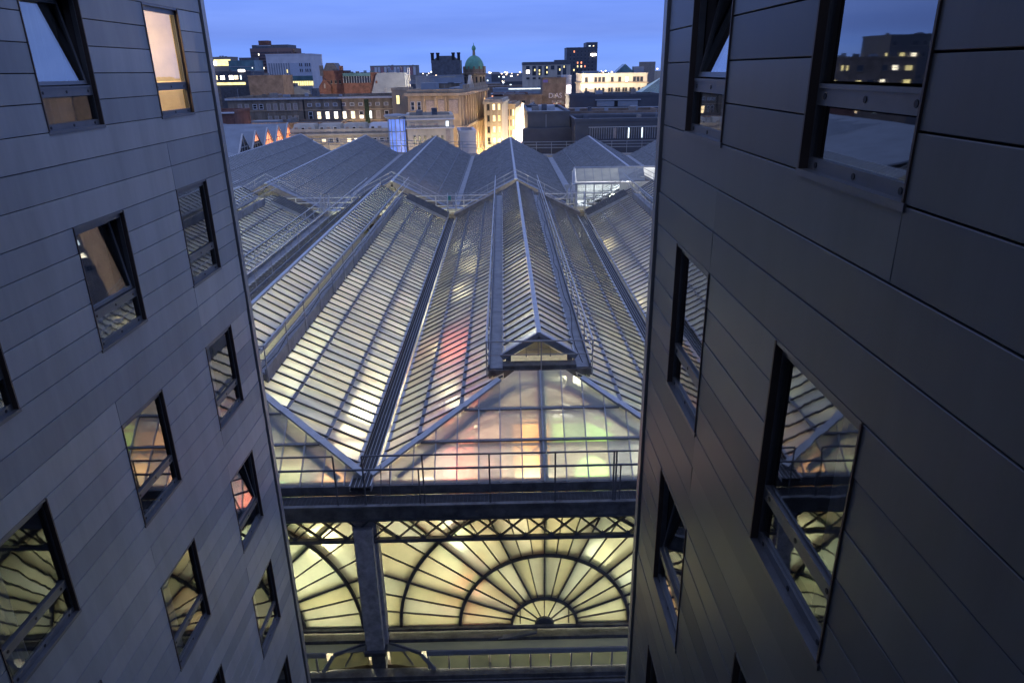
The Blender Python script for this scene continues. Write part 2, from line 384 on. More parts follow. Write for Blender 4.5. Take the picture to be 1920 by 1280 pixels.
            # panes
            def pane(z0, z1, name, tiltang=0, gm=M_glass):
                p = MB(); xx = -side * .016
                p.prism([(0, 0, 0), (0, w - .07, 0), (0, w - .07, z1 - z0), (0, 0, z1 - z0)], (xx, 0, 0), gm); p.f.pop(1); p.m.pop(1)
                o = p.obj(name, None, wo_); o.location = (-side * .062, .035, z0)
                return o
            gm = M_glass if (ci + k) % 2 else M_glass2
            pane(.087, .383, 'lower_pane', 0, gm)
            if tilt:
                sh = MB(); hh = 1.02; ww = w - .13
                for q in ((0, .045, 0, hh), (ww - .045, ww, 0, hh), (.045, ww - .045, 0, .045), (.045, ww - .045, hh - .045, hh)):
                    sh.box(*sorted((0, -side * .05)), q[0], q[1], q[2], q[3], M_frame)
                sh.box(*sorted((-side * .018, -side * .032)), .045, ww - .045, .045, hh - .045, M_glass)
                o = sh.obj('open_sash', None, wo_); o.location = (-side * .065, .065, .53); o.rotation_euler = (0, -side * tilt, 0)
            else: pane(.532, 1.558, 'upper_pane', 0, gm)
            bt = MB()
            for zz in (.045, .445):
                for yy in (.13, w / 2, w - .13):
                    xx = -side * (D0 - .004)
                    key = ('bolt', side)
                    if key not in cache: cache[key] = MB().tube((0, 0, 0), (-side * .014, 0, 0), .019, 8).mesh('bolt', M_bolt)
                    link('bolt', cache[key], wo_, (xx, yy, zz))
            # room behind
            rm = MB(); m = M_roomlit if islit else M_room
            xa, xb = -side * .205, -side * 2.1
            def q4(*p): rm.poly(p)
            q4((xb, -.4, -.4), (xb, w + .4, -.4), (xb, w + .4, 2.0), (xb, -.4, 2.0))
            q4((xa, -.4, -.4), (xb, -.4, -.4), (xb, -.4, 2.0), (xa, -.4, 2.0)); q4((xa, w + .4, -.4), (xb, w + .4, -.4), (xb, w + .4, 2.0), (xa, w + .4, 2.0))
            q4((xa, -.4, -.4), (xb, -.4, -.4), (xb, w + .4, -.4), (xa, w + .4, -.4)); q4((xa, -.4, 2.0), (xb, -.4, 2.0), (xb, w + .4, 2.0), (xa, w + .4, 2.0))
            xr = -side * .124; q4((xr, w - .008, 0), (xa, w - .008, 0), (xa, w - .008, 1.66), (xr, w - .008, 1.66)); q4((xr, .008, 0), (xa, .008, 0), (xa, .008, 1.66), (xr, .008, 1.66))
            rm.obj('room_lining', m, wo_)
            if islit or (ci * 3 + k) % 2 == 0 or tilt:
                cu = MB(); nn = 34; y_0, y_1 = (.04, w * .42) if not (islit) else (.02, w * .30)
                if tilt: y_0, y_1 = .05, w * .97
                pts = [(-side * (.32 if tilt else .172) - side * (.035 if islit else .018) * math.sin(q * 1.35) * (1 + .4 * math.sin(q * .7)), y_0 + (y_1 - y_0) * q / nn) for q in range(nn + 1)]
                for q in range(nn):
                    (xa_, ya_), (xb_, yb_) = pts[q], pts[q + 1]; cu.poly([(xa_, ya_, .01), (xb_, yb_, .01), (xb_, yb_, 1.63), (xa_, ya_, 1.63)])
                cu.obj('curtain', M_curtlit if islit else M_curtain, wo_)
            if islit:
                ld = bpy.data.lights.new('room_lamp', 'POINT'); ld.energy = islit_power; ld.color = (1.0, .72, .42); ld.shadow_soft_size = .12
                lo = bpy.data.objects.new('room_lamp', ld); COL.objects.link(lo); lo.parent = wo_; lo.location = (-side * 1.1, w * .45, 1.15)
    return H
islit_power = 130
hotel('hotel_wing', 'dark zinc-clad hotel wing on the left with one brightly lit bedroom window', -5.43, +1, 14.19, [13.02, 10.03, 7.04, 4.05, 1.4], .05,
      {(1, 0): R(9.5), (1, 1): R(7), (0, 3): R(8), (2, -1): R(8)}, {(0, 0)})
hotel('hotel_wing', 'zinc-clad hotel wing on the right, shade mixed into its panel colour, all of its windows unlit', 1.877, -1, 8.66, [7.42, 4.50, 1.58], .05,
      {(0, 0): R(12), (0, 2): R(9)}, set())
# the block the camera looks out of, joining both wings behind
bk = MB(); bk.box(-14.5, 11, -3.2, -.35, -26.5, 7.0); bk.box(-5.2, 1.75, -.35, -.30, -26.5, -1.6); bk.box(-5.2, 1.75, -.35, -.30, 1.2, 7.0)
tag(bk.obj('hotel_block', M_zincShade[2]), 'zinc-clad hotel block behind the viewpoint, joining the two wings', 'building')

# ================================================================ STATION ROOF
HALF = 5.2; ZV = -11.2; SL = .505; Y0 = 17.8; PW = .63
def rz(dx, lift=0): return ZV + SL * (HALF - abs(dx)) + lift
def hipy(dx): return Y0 + (HALF - abs(dx)) / 1.637        # hip line: y at |dx|
HS = SL * 1.637                                             # rise of the hip slope per metre of y
ROWS = [(4.86, 3.80), (3.80, 2.50), (2.50, 1.22)]
def glazed_bay(label, c, y1, hip, sides, split, seed, glass=PANES, group='glazed roof bays of the station hall'):
    rnd = random.Random(seed)
    B = thing('roof_bay', label, 'glass roof', (c, Y0, ZV), group=group)
    def L(p): return (p[0], p[1] - Y0, p[2] - ZV)
    y0 = Y0 if hip else Y0 - .0
    npane = [0]; nbar = [0]
    gl_bulk = {s: MB() for s in range(len(glass))}; bar_bulk = MB(); strip = MB()
    lifts = [0, .035, .07]
    ys = []; y = Y0
    while y < y1 - .05: ys.append((y, min(y + PW, y1))); y += PW
    for side in (-1, 1):
        show = side in sides
        for ri, (o, i) in enumerate(ROWS):
            lf = lifts[ri]
            for (ya, yb) in ys:
                # polygon in (t,y), t=|dx| decreasing upward
                poly = [(o, ya), (i - .06, ya), (i - .06, yb), (o, yb)]
                if hip: poly = clip(poly, 1, 1.637, -(HALF + 1.637 * Y0))   # t + 1.637*y >= HALF+1.637*Y0
                if len(poly) < 3: continue
                pts = [L((side * t, yy, rz(t, lf) - (.05 if False else 0))) for t, yy in poly]
                g = rnd.choices(range(len(glass)), [6, 4, 3, 1.2, 1.6][:len(glass)])[0]
                if show and yb < split and npane[0] < 292:
                    m = MB(); m.prism(pts, (0, 0, -.012)); m.f.pop(1); m.m.pop(1)
                    m.obj('roof_pane', glass[g], B); npane[0] += 1
                else: gl_bulk[g].poly(pts)
            for (ya, yb) in ys:
                yy = yb; t0, t1 = o + .05, i - .03
                if hip:
                    tl = HALF - 1.637 * (yy - Y0)
                    t1 = max(t1, tl + .04)
                    if t1 >= t0 - .05: continue
                a = L((side * t0, yy, rz(t0, lf + .05))); b = L((side * t1, yy, rz(t1, lf + .05)))
                if show and yy < split and nbar[0] < 292:
                    MB().beam(a, b, .045, .06).obj('glazing_bar', M_bar, B); nbar[0] += 1
                else: bar_bulk.beam(a, b, .045, .06)
    for g, m in gl_bulk.items():
        if m.f: m.obj('far_glazing', glass[g], B, 'stuff')
    if bar_bulk.f: bar_bulk.obj('far_glazing_bars', M_bar, B, 'stuff')
    # purlin flashings and trusses under the glass
    for side in (-1, 1):
        for ti, t in enumerate((3.80, 2.50)):
            ys0 = hipy(t) + .05 if hip else Y0 + .05
            a = L((side * t, ys0, rz(t, .045 + .035 * ti))); b = L((side * t, y1, rz(t, .045 + .035 * ti)))
            MB().beam(a, b, .13, .035).obj('purlin_flashing', M_lead, B)
            tr = MB(); zt, zb = rz(t) - .16, rz(t) - .62
            tr.beam(L((side * t, ys0 + .1, zt)), L((side * t, y1, zt)), .09, .06); tr.beam(L((side * t, ys0 + .3, zb)), L((side * t, y1, zb)), .09, .06)
            yy = ys0 + .3; up_ = True
            while yy < y1 - .6:
                tr.beam(L((side * t, yy, zb if up_ else zt)), L((side * t, yy + .52, zt if up_ else zb)), .045, .045); yy += .52; up_ = not up_
            tr.obj('lattice_purlin', M_steel, B)
        # principal rafters below the glass
        rf = MB(); yy = Y0 + (3.6 if hip else 2)
        while yy < y1:
            rf.beam(L((side * 5.0, yy, rz(5.0) - .35)), L((side * 1.2, yy, rz(1.2) - .28)), .12, .16)
            rf.beam(L((side * 5.0, yy, rz(5.0) - .45)), L((side * 1.2, yy, rz(1.2) - 1.5)), .08, .10)
            rf.beam(L((side * 3.1, yy, rz(3.1) - .35)), L((side * 3.1, yy, rz(3.1) - 1.05)), .06, .06)
            yy += 7.2
        rf.obj('rafter', M_steel, B)
        MB().beam(L((side * 4.86, Y0 + (.25 if hip else 0), rz(4.86, .02))), L((side * 4.86, y1, rz(4.86, .02))), .10, .07).obj('eaves_strip', M_galv, B)
    return B, L

def hip_end(B, L, seed, glass=PANES):
    rnd = random.Random(seed)
    def hz(y, lf=0): return ZV + HS * (y - Y0) + lf
    yr = [Y0 - .15, hipy(3.80), hipy(2.50), 20.42]; lfs = [0, .03, .06]
    nb = 16; w = 2 * HALF / nb
    for r in range(3):
        for k in range(nb):
            xa = -HALF + k * w; xb = xa + w
            poly = [(xa, yr[r]), (xb, yr[r]), (xb, yr[r + 1] + .03), (xa, yr[r + 1] + .03)]
            poly = clip(poly, 1, -1.637, HALF + 1.637 * Y0 - .04); poly = clip(poly, -1, -1.637, HALF + 1.637 * Y0 - .04)
            if len(poly) < 3: continue
            m = MB(); m.prism([L((x, y, hz(y, lfs[r]))) for x, y in poly], (0, 0, -.012)); m.f.pop(1); m.m.pop(1)
            m.obj('hip_pane', rnd.choice(glass), B)
        for k in range(nb + 1):
            x = -HALF + k * w; ye = min(yr[r + 1], hipy(x) - .05)
            if ye > yr[r] + .06:
                MB().beam(L((x, yr[r], hz(yr[r], lfs[r] + .035))), L((x, ye, hz(ye, lfs[r] + .035))), .035, .07).obj('hip_bar', M_galv, B)
    for t in (3.80, 2.50):
        y = hipy(t); MB().beam(L((-t + .1, y, hz(y, .05))), L((t - .1, y, hz(y, .05))), .12, .05).obj('hip_purlin', M_lead, B)
        tr = MB(); zt, zb = hz(y) - .14, hz(y) - .5
        tr.beam(L((-t, y + .05, zt)), L((t, y + .05, zt)), .08, .06); tr.beam(L((-t, y + .05, zb)), L((t, y + .05, zb)), .08, .06)
        x = -t; u = True
        while x < t - .4: tr.beam(L((x, y + .05, zb if u else zt)), L((x + .42, y + .05, zt if u else zb)), .04, .04); x += .42; u = not u
        tr.obj('lattice_purlin', M_steel, B)
    for s in (-1, 1):      # stepped hip cappings, in three lengths
        for (ta, tb) in ((5.1, 3.75), (3.85, 2.42), (2.62, 1.3)):
            MB().beam(L((s * ta, hipy(ta), rz(ta, .10))), L((s * tb, hipy(tb), rz(tb, .13))), .23, .07).obj('hip_capping', M_galv, B)
        MB().beam(L((s * 5.0, hipy(5.0) + .1, rz(5.0) - .35)), L((s * .9, hipy(.9), rz(.9) - .42)), .16, .22).obj('hip_rafter', M_steel, B)
        br = MB(); br.beam(L((s * 3.9, hipy(3.9) + .3, rz(3.9) - .75)), L((0, hipy(.2) - .4, -9.95)), .12, .16); br.beam(L((s * 2.6, hipy(2.6) + .25, rz(2.6) - .6)), L((0, hipy(.4) - .3, -9.75)), .09, .12)
        br.obj('brace', M_steel, B)
    MB().beam(L((0, Y0 + .05, ZV - .12)), L((0, 20.5, hz(20.5) - .12)), .24, .16).obj('centre_rafter', M_steel, B)
    for s in (-1, 1):
        MB().beam(L((s * 4.35, 17.9, hz(17.9) - .13)), L((s * .75, 20.1, hz(20.1) - .13)), .17, .12).obj('inner_hip_rafter', M_steel, B)
        MB().beam(L((s * 2.2, 19.5, hz(19.5) - .13)), L((s * .1, 20.25, hz(20.25) - .13)), .11, .12).obj('inner_brace', M_steel, B)

def lantern(c, y0, y1, label, sides, seed, group='ridge lanterns along the roof bays'):
    """raised glazed lantern with walkways and handrails on both sides"""
    rnd = random.Random(seed)
    T = thing('ridge_lantern', label, 'roof lantern', (c, y0, -9.1), group=group)
    def L(x, y, z): return (x, y - y0, z + 9.1)
    ze, zr_, hw = -8.62, -7.93, 1.14
    sl = (zr_ - ze) / hw
    ys = []; y = y0 + .12
    while y < y1 - .1: ys.append((y, min(y + PW, y1))); y += PW
    gb = MB(); bb = MB()
    for s in (-1, 1):
        for k, (a, b) in enumerate(ys):
            pts = [L(s * 1.10, a, ze + .04 * sl), L(s * .06, a, zr_ - .06 * sl), L(s * .06, b, zr_ - .06 * sl), L(s * 1.10, b, ze + .04 * sl)]
            if b < 44 and s in sides:
                m = MB(); m.prism(pts, (0, 0, -.012)); m.f.pop(1); m.m.pop(1); m.obj('roof_pane', rnd.choice(PANES), T)
                MB().beam(L(s * 1.16, b, ze + .03), L(s * .1, b, zr_ - .025), .045, .06).obj('glazing_bar', M_bar, T)
            else:
                gb.poly(pts); bb.beam(L(s * 1.16, b, ze + .04), L(s * .1, b, zr_ - .025), .045, .06)
        # louvred side below the lantern eaves
        lv = MB()
        for q in range(3): lv.beam(L(s * (1.02 - .02 * q), y0 + .3, ze - .07 - q * .11), L(s * (1.02 - .02 * q), y1, ze - .07 - q * .11), .02, .09)
        lv.obj('side_louvres', M_lead, T)
        MB().beam(L(s * 1.15, y0, ze - .02), L(s * 1.15, y1, ze - .02), .05, .10).obj('lantern_eaves', M_galv, T)
        # walkway: deck with kerbs, in lengths
        yy = y0 - .35; i = 0
        while yy < y1:
            e = min(yy + 5.6, y1 + .1); x0, x1 = sorted((s * 1.19, s * 1.60)); m = MB(); m.box(x0, x1, yy - y0, e - .02 - y0, .10, .15); m.obj('walkway_deck', M_lead, T); yy = e; i += 1
        k2 = MB(); k2.beam(L(s * 1.64, y0 - .35, -8.93), L(s * 1.64, y1, -8.93), .05, .2); k2.beam(L(s * 1.60, y0 - .3, -9.2), L(s * 1.60, y1, -9.2), .10, .34); k2.obj('walkway_kerb', M_steel, T)
        # the handrail
        hr = MB(); ye = y1 + 4.2; x = s * 1.70
        hr.tube(L(x, y0 - .38, -8.02), L(x, ye, -8.02), .028); hr.tube(L(x, y0 - .38, -8.48), L(x, ye, -8.48), .02); hr.obj('handrail', M_galv, T)
        yy = y0 - .36
        while yy < y1:
            MB().tube(L(x, yy, -9.25), L(x, yy, -8.02), .022, 6).obj('rail_post', M_rail, T); yy += 2.35
    cb = MB(); yy = y0; xx = 1.42
    while yy < y1 - 1.5:
        nx = 1.42 + rnd.uniform(-.1, .1); cb.tube(L(xx, yy, -8.94), L(nx, yy + 1.4, -8.94), .012, 5); xx = nx; yy += 1.4
    cb.obj('cable', M_joint, T)
    if gb.f: gb.obj('far_glazing', PANES[1], T, 'stuff'); bb.obj('far_glazing_bars', M_bar, T, 'stuff')
    MB().beam(L(0, y0 - .02, zr_ + .03), L(0, y1, zr_ + .03), .15, .06).obj('ridge_capping', M_galv, T)
    # front gable: barge boards, recessed glazed triangle, dark sill beam, front rail
    for s in (-1, 1):
        MB().beam(L(s * 1.22, y0, ze - .10), L(0, y0, zr_ - .04), .14, .20).obj('barge_board', M_steel, T)
        MB().beam(L(s * .95, y0 + .45, ze - .18), L(0, y0 + .45, zr_ - .32), .05, .12).obj('gable_frame', M_galv, T)
        MB().box(s * 1.0 - .08 , s * 1.0 + .08, -.05, .12, .26, .50).obj('bracket', M_dark, T)
    gp = MB(); gp.prism([L(-.85, y0 + .47, ze - .25), L(.85, y0 + .47, ze - .25), L(0, y0 + .47, zr_ - .40)], (0, .012, 0)); gp.obj('gable_pane', PANES[2], T)
    gm = MB(); gm.beam(L(0, y0 + .44, ze - .25), L(0, y0 + .44, zr_ - .4), .05, .04); gm.beam(L(-.4, y0 + .44, -8.66), L(.4, y0 + .44, -8.66), .04, .04); gm.beam(L(-.4, y0 + .44, -8.9), L(-.4, y0 + .44, -8.6), .04, .04); gm.beam(L(.4, y0 + .44, -8.9), L(.4, y0 + .44, -8.6), .04, .04); gm.obj('gable_mullion', M_galv, T)
    sb = MB(); sb.box(-1.19, 1.19, -.36, .04, .02, .22); sb.obj('front_sill', M_dark, T)
    fb = MB(); fb.box(-1.66, 1.66, -.42, -.362, -.10, .10); fb.box(-1.5, 1.5, -.36, -.1, -.20, -.05); fb.obj('front_beam', M_dark, T)
    fr = MB(); fr.tube(L(-1.70, y0 - .40, -8.02), L(1.70, y0 - .40, -8.02), .028); fr.tube(L(-1.70, y0 - .40, -8.48), L(1.70, y0 - .40, -8.48), .018); fr.tube(L(0.05, y0 - .42, -9.2), L(0.05, y0 - .42, -8.02), .022); fr.obj('front_rail', M_rail, T)
    # short truss under the platform front
    ut = MB(); zt, zb = -9.26, -9.62
    ut.beam(L(-1.05, y0 - .15, zb), L(1.05, y0 - .15, zb), .08, .08); x = -.9; u = True
    while x < .85: ut.beam(L(x, y0 - .15, zb if u else zt), L(x + .3, y0 - .15, zt if u else zb), .04, .045); x += .3; u = not u
    ut.box(-1.1, -.9, -.25, -.05, -.6, -.1); ut.box(.9, 1.1, -.25, -.05, -.6, -.1); ut.obj('platform_truss', M_dark, T)
    return T

def valley_gutter(x, y0, y1, label, w=.56):
    G = thing('valley_gutter', label, 'roof gutter', (x, y0, -11.2), group='gutter walkways in the roof valleys')
    n = 5; pw = w / n
    b = MB(); b.box(-w / 2 - .03, w / 2 + .03, 0, y1 - y0, -.06, -.012); b.obj('gutter_bed', M_joint, G)
    for k in range(n):
        MB().box(-w / 2 + k * pw + .012, -w / 2 + (k + 1) * pw - .012, 0, y1 - y0, -.01, .04).obj('gutter_board', M_board, G)
    for k in range(1, n):
        MB().box(-w / 2 + k * pw - .006, -w / 2 + k * pw + .006, .0, y1 - y0, .02, .055).obj('gutter_strip', M_galv, G)
    for s in (-1, 1): MB().box(s * (w / 2 + .02) - .018, s * (w / 2 + .02) + .018, 0, y1 - y0, -.1, .09).obj('gutter_kerb', M_galv, G)
    return G

C0 = 1.05; P = 10.45
bayC, LC = glazed_bay('central glass roof bay, between the two long dark gutters, with lights showing red below it', C0, 57.0, True, (-1, 1), 60, 11)
hip_end(bayC, LC, 5)
bayL, LL = glazed_bay('bright yellow-lit glass roof bay left of the central one', C0 - P, 57.0, True, (1,), 60, 12)
hip_end(bayL, LL, 6)
bayLL, _ = glazed_bay('short visible stretch of glass roof bay farthest left before the cross walkway', C0 - 2 * P, 57.0, True, (1,), 60, 13)
bayR, _ = glazed_bay('silvery glass roof bay cut off by the right hotel wing', C0 + P, 57.0, True, (-1,), 60, 14)
lantern(C0, 21.05, 53.8, 'central ridge lantern whose gabled front end faces the viewer', (-1, 1), 21)
lantern(C0 - P, 21.05, 53.8, 'ridge lantern left of the central one, with a handrail running down beside it', (1,), 22)
lantern(C0 - 2 * P, 21.05, 53.8, 'ridge lantern at the far left edge, half hidden by the left hotel wing', (1,), 23)
lantern(C0 + P, 21.05, 53.8, 'ridge lantern on the far right, half hidden by the right hotel wing', (-1,), 24)
valley_gutter(C0 - HALF - .16, 17.35, 56.6, 'dark ribbed gutter walkway running down left of the central roof bay')
valley_gutter(C0 + HALF - .02, 17.35, 56.6, 'dark ribbed gutter walkway on the right side of the central roof bay')
valley_gutter(C0 - P - HALF - .16, 17.35, 56.6, 'shadowed ribbed gutter walkway between the two leftmost roof bays')

# raised end strips where each near bay stops
def end_strip(c, side, label):
    E = thing('end_skylight', label, 'skylight', (c, 55.0, ZV), group='raised glazed strips at the far ends of the near roof bays')
    m = MB(); bars = MB()
    ts = (4.9, 1.75)
    def q(t, y, l=.24): return (side * t, y - 55.0, rz(t, l) - ZV)
    m.poly([q(ts[0], 55), q(ts[1], 55), q(ts[1], 57.1), q(ts[0], 57.1)]); m.obj('skylight_glazing', PANES[1], E, 'stuff')
    y = 55.0
    while y < 57.2: bars.beam(q(ts[0], y, .28), q(ts[1], y, .28), .05, .07); y += .42
    bars.obj('skylight_bars', M_bar, E, 'stuff')
    MB().beam(q(ts[0] + .05, 54.95, .14), q(ts[1], 54.95, .14), .10, .20).obj('skylight_frame', M_galv, E); fr = MB(); fr.beam(q(ts[0] + .05, 57.15, .14), q(ts[1], 57.15, .14), .10, .28); fr.obj('skylight_frame', M_galv, E)
    return E
end_strip(C0 - P, 1, 'raised glazed strip ending the yellow-lit bay left of centre')
end_strip(C0 - 2 * P, 1, 'raised glazed strip ending the far-left roof bay')
end_strip(C0 + P, -1, 'raised glazed strip with a white glare, in front of the white lit glass box')
for s, lb in ((-1, 'sloping pale end board left of the central lantern'), (1, 'sloping pale end board right of the central lantern')):
    e = MB(); e.prism([(s * 5.1, 0, rz(5.1) - ZV - .1), (s * 1.7, 0, rz(1.7) - ZV - .1), (s * 1.7, 0, rz(1.7) - ZV + .32), (s * 5.1, 0, rz(5.1) - ZV + .32)], (0, .9, 0)); e.prism([(s * 5.1, -.02, rz(5.1) - ZV + .325), (s * 1.7, -.02, rz(1.7) - ZV + .325), (s * 1.7, -.02, rz(1.7) - ZV + .36), (s * 5.1, -.02, rz(5.1) - ZV + .36)], (0, .95, 0))
    o = e.obj('end_board', M_concrete); o.location = (C0, 56.1, ZV); tag(o, lb, 'roof edging', 'end boards of the central bay')

# -------- far group of bays
def far_bay(c, y0, y1a, y1b, label, lit):
    B = thing('far_roof_bay', label, 'glass roof', (c, y0, -11.2), group='far glass roof bays behind the cross walkway')
    zr2 = ZV + SL * HALF
    def F(x, y, z): return (x, y - y0, z - ZV)
    for s in (-1, 1):
        y1 = y1a if s < 0 else y1b
        ym = (y1a + y1b) / 2
        g = MB(); b = MB()
        for (o, i, lf) in ((4.95, 3.45, 0), (3.45, 1.75, .05), (1.75, .08, .10)):
            ya1 = ym + (y1 - ym) * o / HALF; yb1 = ym + (y1 - ym) * i / HALF
            g.poly([F(s * o, y0, rz(o, lf)), F(s * (i - .05), y0, rz(i - .05, lf)), F(s * (i - .05), yb1, rz(i - .05, lf)), F(s * o, ya1, rz(o, lf))])
            y = y0 + .3
            while y < min(ya1, yb1): b.beam(F(s * o, y, rz(o, lf + .04)), F(s * i, y, rz(i, lf + .04)), .05, .09); y += PW
            if i > .1: MB().beam(F(s * i, y0, rz(i, lf + .02)), F(s * i, yb1, rz(i, lf + .02)), .07, .05).obj('purlin_flashing', M_slate, B)
        g.obj('slope_glazing', DIM[0], B, 'stuff'); b.obj('glazing_bars', M_lead, B, 'stuff')
        # barge board of the front gable
        MB().beam(F(s * 5.1, y0 - .35, rz(5.1, .0)), F(0, y0 - .35, zr2 + .02), .8, .16, None).obj('verge', M_lead, B)
        MB().beam(F(s * 5.1, y0 - .75, rz(5.1, -.18)), F(s * .0, y0 - .75, zr2 - .16), .06, .42).obj('barge_board', M_concrete, B)
        hr = MB(); hr.tube(F(s * 5.0, y0 - .5, rz(5.0, .75)), F(0, y0 - .5, zr2 + .8), .025); hr.tube(F(s * 5.0, y0 - .5, rz(5.0, .4)), F(0, y0 - .5, zr2 + .45), .02)
        for t in (1, 2.4, 3.8): hr.tube(F(s * t, y0 - .5, rz(t, .05)), F(s * t, y0 - .5, rz(t, .78)), .02, 6)
        hr.obj('verge_rail', M_galv, B)
        # louvred triangle beside the glazed centre
        lv = MB(); z = -10.9
        while z < -9.4:
            t1 = HALF - (z - ZV + .35) / SL
            if t1 > 2.7: lv.beam(F(s * 2.6, y0 - .1, z), F(s * t1, y0 - .1, z), .05, .13)
            z += .24
        lv.obj('louvre', M_dark, B, 'stuff')
        bw = MB(); bw.prism([F(s * 2.5, y0 + .1, -11.6), F(s * 5.1, y0 + .1, -11.6), F(s * 5.1, y0 + .1, rz(5.1, -.1)), F(s * 2.5, y0 + .1, rz(2.5, -.1))], (0, .05, 0)); bw.obj('gable_backing', M_joint, B)
    MB().beam(F(0, y0 - .8, zr2 + .05), F(0, (y1a + y1b) / 2, zr2 + .05), .26, .09).obj('ridge_capping', M_galv, B)
    # glazed centre of the gable
    for k in range(-2, 2):
        x0, x1 = k * 1.25 + .03, (k + 1) * 1.25 - .03
        gp = MB(); gp.prism([F(x0, y0, -11.5), F(x1, y0, -11.5), F(x1, y0, rz(x1, -.2)), F(x0, y0, rz(x0, -.2))], (0, .012, 0)); gp.obj('gable_pane', PANES[0] if lit else DIM[0], B)
        MB().beam(F(k * 1.25, y0 - .03, -11.5), F(k * 1.25, y0 - .03, rz(k * 1.25, -.15)), .06, .06).obj('gable_mullion', M_galv, B)
    for z in (-10.7, -9.9): MB().beam(F(-2.5, y0 - .03, z), F(2.5, y0 - .03, z), .05, .05).obj('gable_transom', M_galv, B)
    return B
P2 = 10.5
ends = {-3: (111.5, 108.3), -2: (107.6, 104.4), -1: (104.0, 100.5), 0: (100.2, 97.0), 1: (98.6, 98.0), 2: (98.0, 98.0)}
labs = {-3: 'leftmost far glass roof bay, beside the shed with orange-lit dormers', -2: 'far glass roof bay second from the left, its gable lit dull yellow', -1: 'far glass roof bay left of the centre, its gable glowing orange',
        0: 'far glass roof bay straight ahead, its peak against the lit street', 1: 'far glass roof bay right of centre, behind the white lit glass box', 2: 'rightmost far glass roof bay, only its left slope visible'}
for k in range(-3, 3):
    far_bay(C0 + k * P2 + (0.1 if k else 0), 60.2, *ends[k], labs[k], k in (-1, -2))
for k in range(-3, 2):
    x = C0 + (k + .5) * P2 + .05; y1 = min(ends[k][1], ends[k + 1][0])
    g = MB(); g.box(x - .34, x + .34, 60.2, y1, -11.25, -11.05); g.box(x - .36, x - .31, 60.2, y1, -11.1, -10.95)
    tag(g.obj('far_gutter', M_lead), ['pale gutter strip between the two leftmost far roof bays', 'pale gutter strip right of the yellow-gabled far roof bay', 'pale gutter strip left of the straight-ahead far roof bay', 'pale gutter strip right of the straight-ahead far roof bay', 'pale gutter strip at the far right edge of the far roofs'][k + 3], 'roof gutter', 'pale gutters between the far roof bays')
# parapet railing beyond the far roofs
RL = thing('parapet_railing', 'galvanised railing along the far edge of the glass roofs, in front of the street', 'railing', (-33, 112, -11))
def rail_run(T, o, a, b, n, zb, tops, r=.03, m=None, mesh=False):
    a = Vector(a); b = Vector(b); ov = Vector(o)
    for z in tops: MB().tube((a - ov) + Vector((0, 0, z)), (b - ov) + Vector((0, 0, z)), r, 6).obj('rail', m or M_rail, T)
    for k in range(n + 1):
        p = a.lerp(b, k / n) - ov; MB().tube(p + Vector((0, 0, zb)), p + Vector((0, 0, max(tops))), r * .9, 6).obj('rail_post', m or M_rail, T)
rail_run(RL, (-33, 112, -11), (-33, 113.6, -10.6), (0.5, 101.2, -10.6), 16, -.6, (1.15, .75, .35), .04)
rail_run(RL, (-33, 112, -11), (0.5, 101.2, -10.6), (30, 100.6, -10.6), 14, -.6, (1.15, .75, .35), .04)
pd = MB(); pd.prism([(-34, 112.6, -11.6), (.5, 100.2, -11.6), (.5, 102.2, -11.6), (-34, 114.6, -11.6)], (0, 0, .4)); pd.box(.5, 30, 100.0, 101.9, -11.6, -11.2)
tag(pd.obj('roof_parapet', M_concrete), 'low concrete parapet under the railing at the far roof edge', 'parapet')

# cross walkway between near and far roofs
CW = thing('cross_walkway', 'steel walkway crossing behind the near roof bays, with white handrails', 'walkway', (-24, 58.4, -10.8))
d = MB(); d.box(0, 40, -.45, .55, 0, .08); d.box(0, 40, -.47, -.40, -.15, .16); d.obj('deck', M_galv, CW)
rail_run(CW, (-24, 58.4, -10.8), (-24, 57.95, -10.8), (-3.2 + 2.2, 57.95, -10.8), 10, -.1, (1.25, .85, .42), .042, M_white)
rail_run(CW, (-24, 58.4, -10.8), (3.2, 57.95, -10.8), (16, 57.95, -10.8), 6, -.1, (1.25, .85, .42), .042, M_white)
rail_run(CW, (-24, 58.4, -10.8), (-24, 58.95, -10.8), (16, 58.95, -10.8), 16, -.1, (1.25, .85), .025, M_rail)
for (x, lb) in ((C0 - HALF - .1, 'caged steel ladder at the head of the left gutter'), (C0 + HALF, 'caged steel ladder at the head of the right gutter, by the white lit box'), (C0 - P - HALF, 'caged steel ladder where the stepped walkway meets the far-left gutter')):
    T = thing('access_ladder', lb, 'ladder', (x, 57.3, -11.2), group='ladders down into the gutters')
    for s in (-1, 1):
        MB().tube((s * .34, -.5, 0), (s * .34, -.5, 1.2), .03, 6).obj('stile', M_galv, T); MB().tube((s * .34, .4, .3), (s * .34, .4, 1.9), .03, 6).obj('stile', M_galv, T)
        MB().tube((s * .34, -.5, 1.2), (s * .34, .4, 1.9), .03, 6).obj('stile', M_galv, T); MB().tube((s * .34, -.5, .6), (s * .34, .4, 1.3), .025, 6).obj('stile', M_galv, T)
    for q in range(5): MB().tube((-.34, -.5 + q * .2, .15 + q * .18), (.34, -.5 + q * .2, .15 + q * .18), .02, 6).obj('rung', M_rail, T)
PW_ = thing('pipework', 'tangle of pale pipes and a small floodlight at the head of the right gutter', 'pipework', (C0 + HALF - .5, 58.2, -11))
